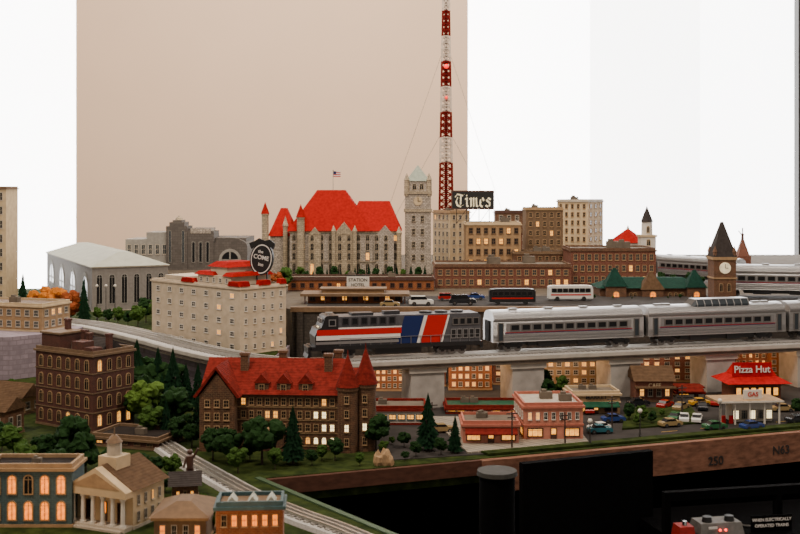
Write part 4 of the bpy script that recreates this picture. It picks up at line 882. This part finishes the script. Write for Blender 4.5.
x,y=sh(-4.5,-3.6); p=thing('power_transformer','dark grey train transformer with red indicator lights','transformer',x,y,z2*.01,10)
MB().hip(-3.2,-1.6,3.2,2.6,0,1.9,.3,.6).part('body',p,'equip_grey'); MB().cyl(1.6,0,1.8,2.6,.7,.6,16).part('knob',p,'black'); MB().cyl(-1.6,0,1.8,2.6,.7,.6,16).part('knob',p,'black')
for a in (-.4,.4): MB().sphere(a,-1.5,1.1,.18).part('indicator_light',p,'led')
MB().box(-2.0,-1.5,1.3,-.8,-1.4,1.6).part('label_plate',p,'am_white')
x,y=sh(3.5,-3.6); p=thing('notice_board','small black notice with white lettering','sign',x,y,z2*.01,10)
MB().box(-3.0,0,0,3.0,.2,2.2).part('panel',p,'black_matte'); textpart(p,'WHEN ELECTRICALLY',.58,(0,-.05,1.6),'am_white'); textpart(p,'OPERATED TRAINS',.58,(0,-.05,.8),'am_white')
x,y=sh(-9.4,-3.6); p=thing('controller_box','small red and black controller box with chrome jack','controller',x,y,z2*.01,10)
MB().hip(-1.2,-1,1.2,1.6,0,1.6,.2,.2).part('body',p,'equip_red'); MB().cyl(0,0,1.6,2.2,.35,.3,12).part('knob',p,'chrome')
m=MB(); prev=None
for i in range(15):
    q=(-6+i*.9,1.5*math.sin(i*1.1),.2+.15*math.cos(i*1.7))
    if prev: m.tube(prev,q,.14,6)
    prev=q
x,y=sh(-1,0); m.top('cable','loose grey cable lying on the equipment shelf','cable','equip_grey',x,y,z2*.01,12)

# =========== LIGHT, WORLD, CAMERA
w=bpy.data.worlds.new('World'); SC.world=w; w.use_nodes=True
w.node_tree.nodes['Background'].inputs[0].default_value=(1,.86,.75,1); w.node_tree.nodes['Background'].inputs[1].default_value=.5
def area(name,loc,size,en,col,tgt):
    l=bpy.data.lights.new(name,'AREA'); l.size=size; l.energy=en; l.color=col
    o=bpy.data.objects.new(name,l); o.location=loc; link(o)
    o.rotation_euler=(Vector(tgt)-Vector(loc)).to_track_quat('-Z','Y').to_euler()
area('ceiling_or_wash_light',(-.9,.7,3.1),.4,42,(1,.83,.68),(-.2,2.4,1.2))
area('ceiling_or_wash_light',(1.0,1.3,3.2),.4,34,(1,.85,.72),(.3,2.7,1.2))
area('ceiling_or_wash_light',(-.3,2.9,3.7),1.6,110,(1,.87,.73),(-.5,5.0,1.6))  # unseen wall wash, added to brighten the beige back wall
def point(px,d,z,en):
    l=bpy.data.lights.new('added_shop_glow','POINT'); l.energy=en; l.color=(1,.55,.25); l.shadow_soft_size=.01  # unseen warm point, added to brighten the lit building fronts near it
    o=bpy.data.objects.new('added_shop_glow',l); o.location=(wx(px,d),d,z); link(o)
for px,d in ((385,2.09),(432,2.1),(472,2.08),(515,2.12),(572,2.12),(654,2.17),(715,2.18),(760,2.2)): point(px,d,L+.06,.12)
for px,d in ((35,1.22),(180,1.16),(245,1.13)): point(px,d,L+.05,.06)
point(495,3.0,U+.04,.05)
cam=bpy.data.cameras.new('Camera'); cam.lens=50; cam.sensor_width=36; cam.shift_y=-(267-HY)/800; cam.clip_start=.02; cam.clip_end=50
cam.dof.use_dof=True; cam.dof.focus_distance=2.15; cam.dof.aperture_fstop=16
co=bpy.data.objects.new('Camera',cam); co.location=(0,0,CZ); co.rotation_euler=(math.pi/2,0,0); link(co); SC.camera=co
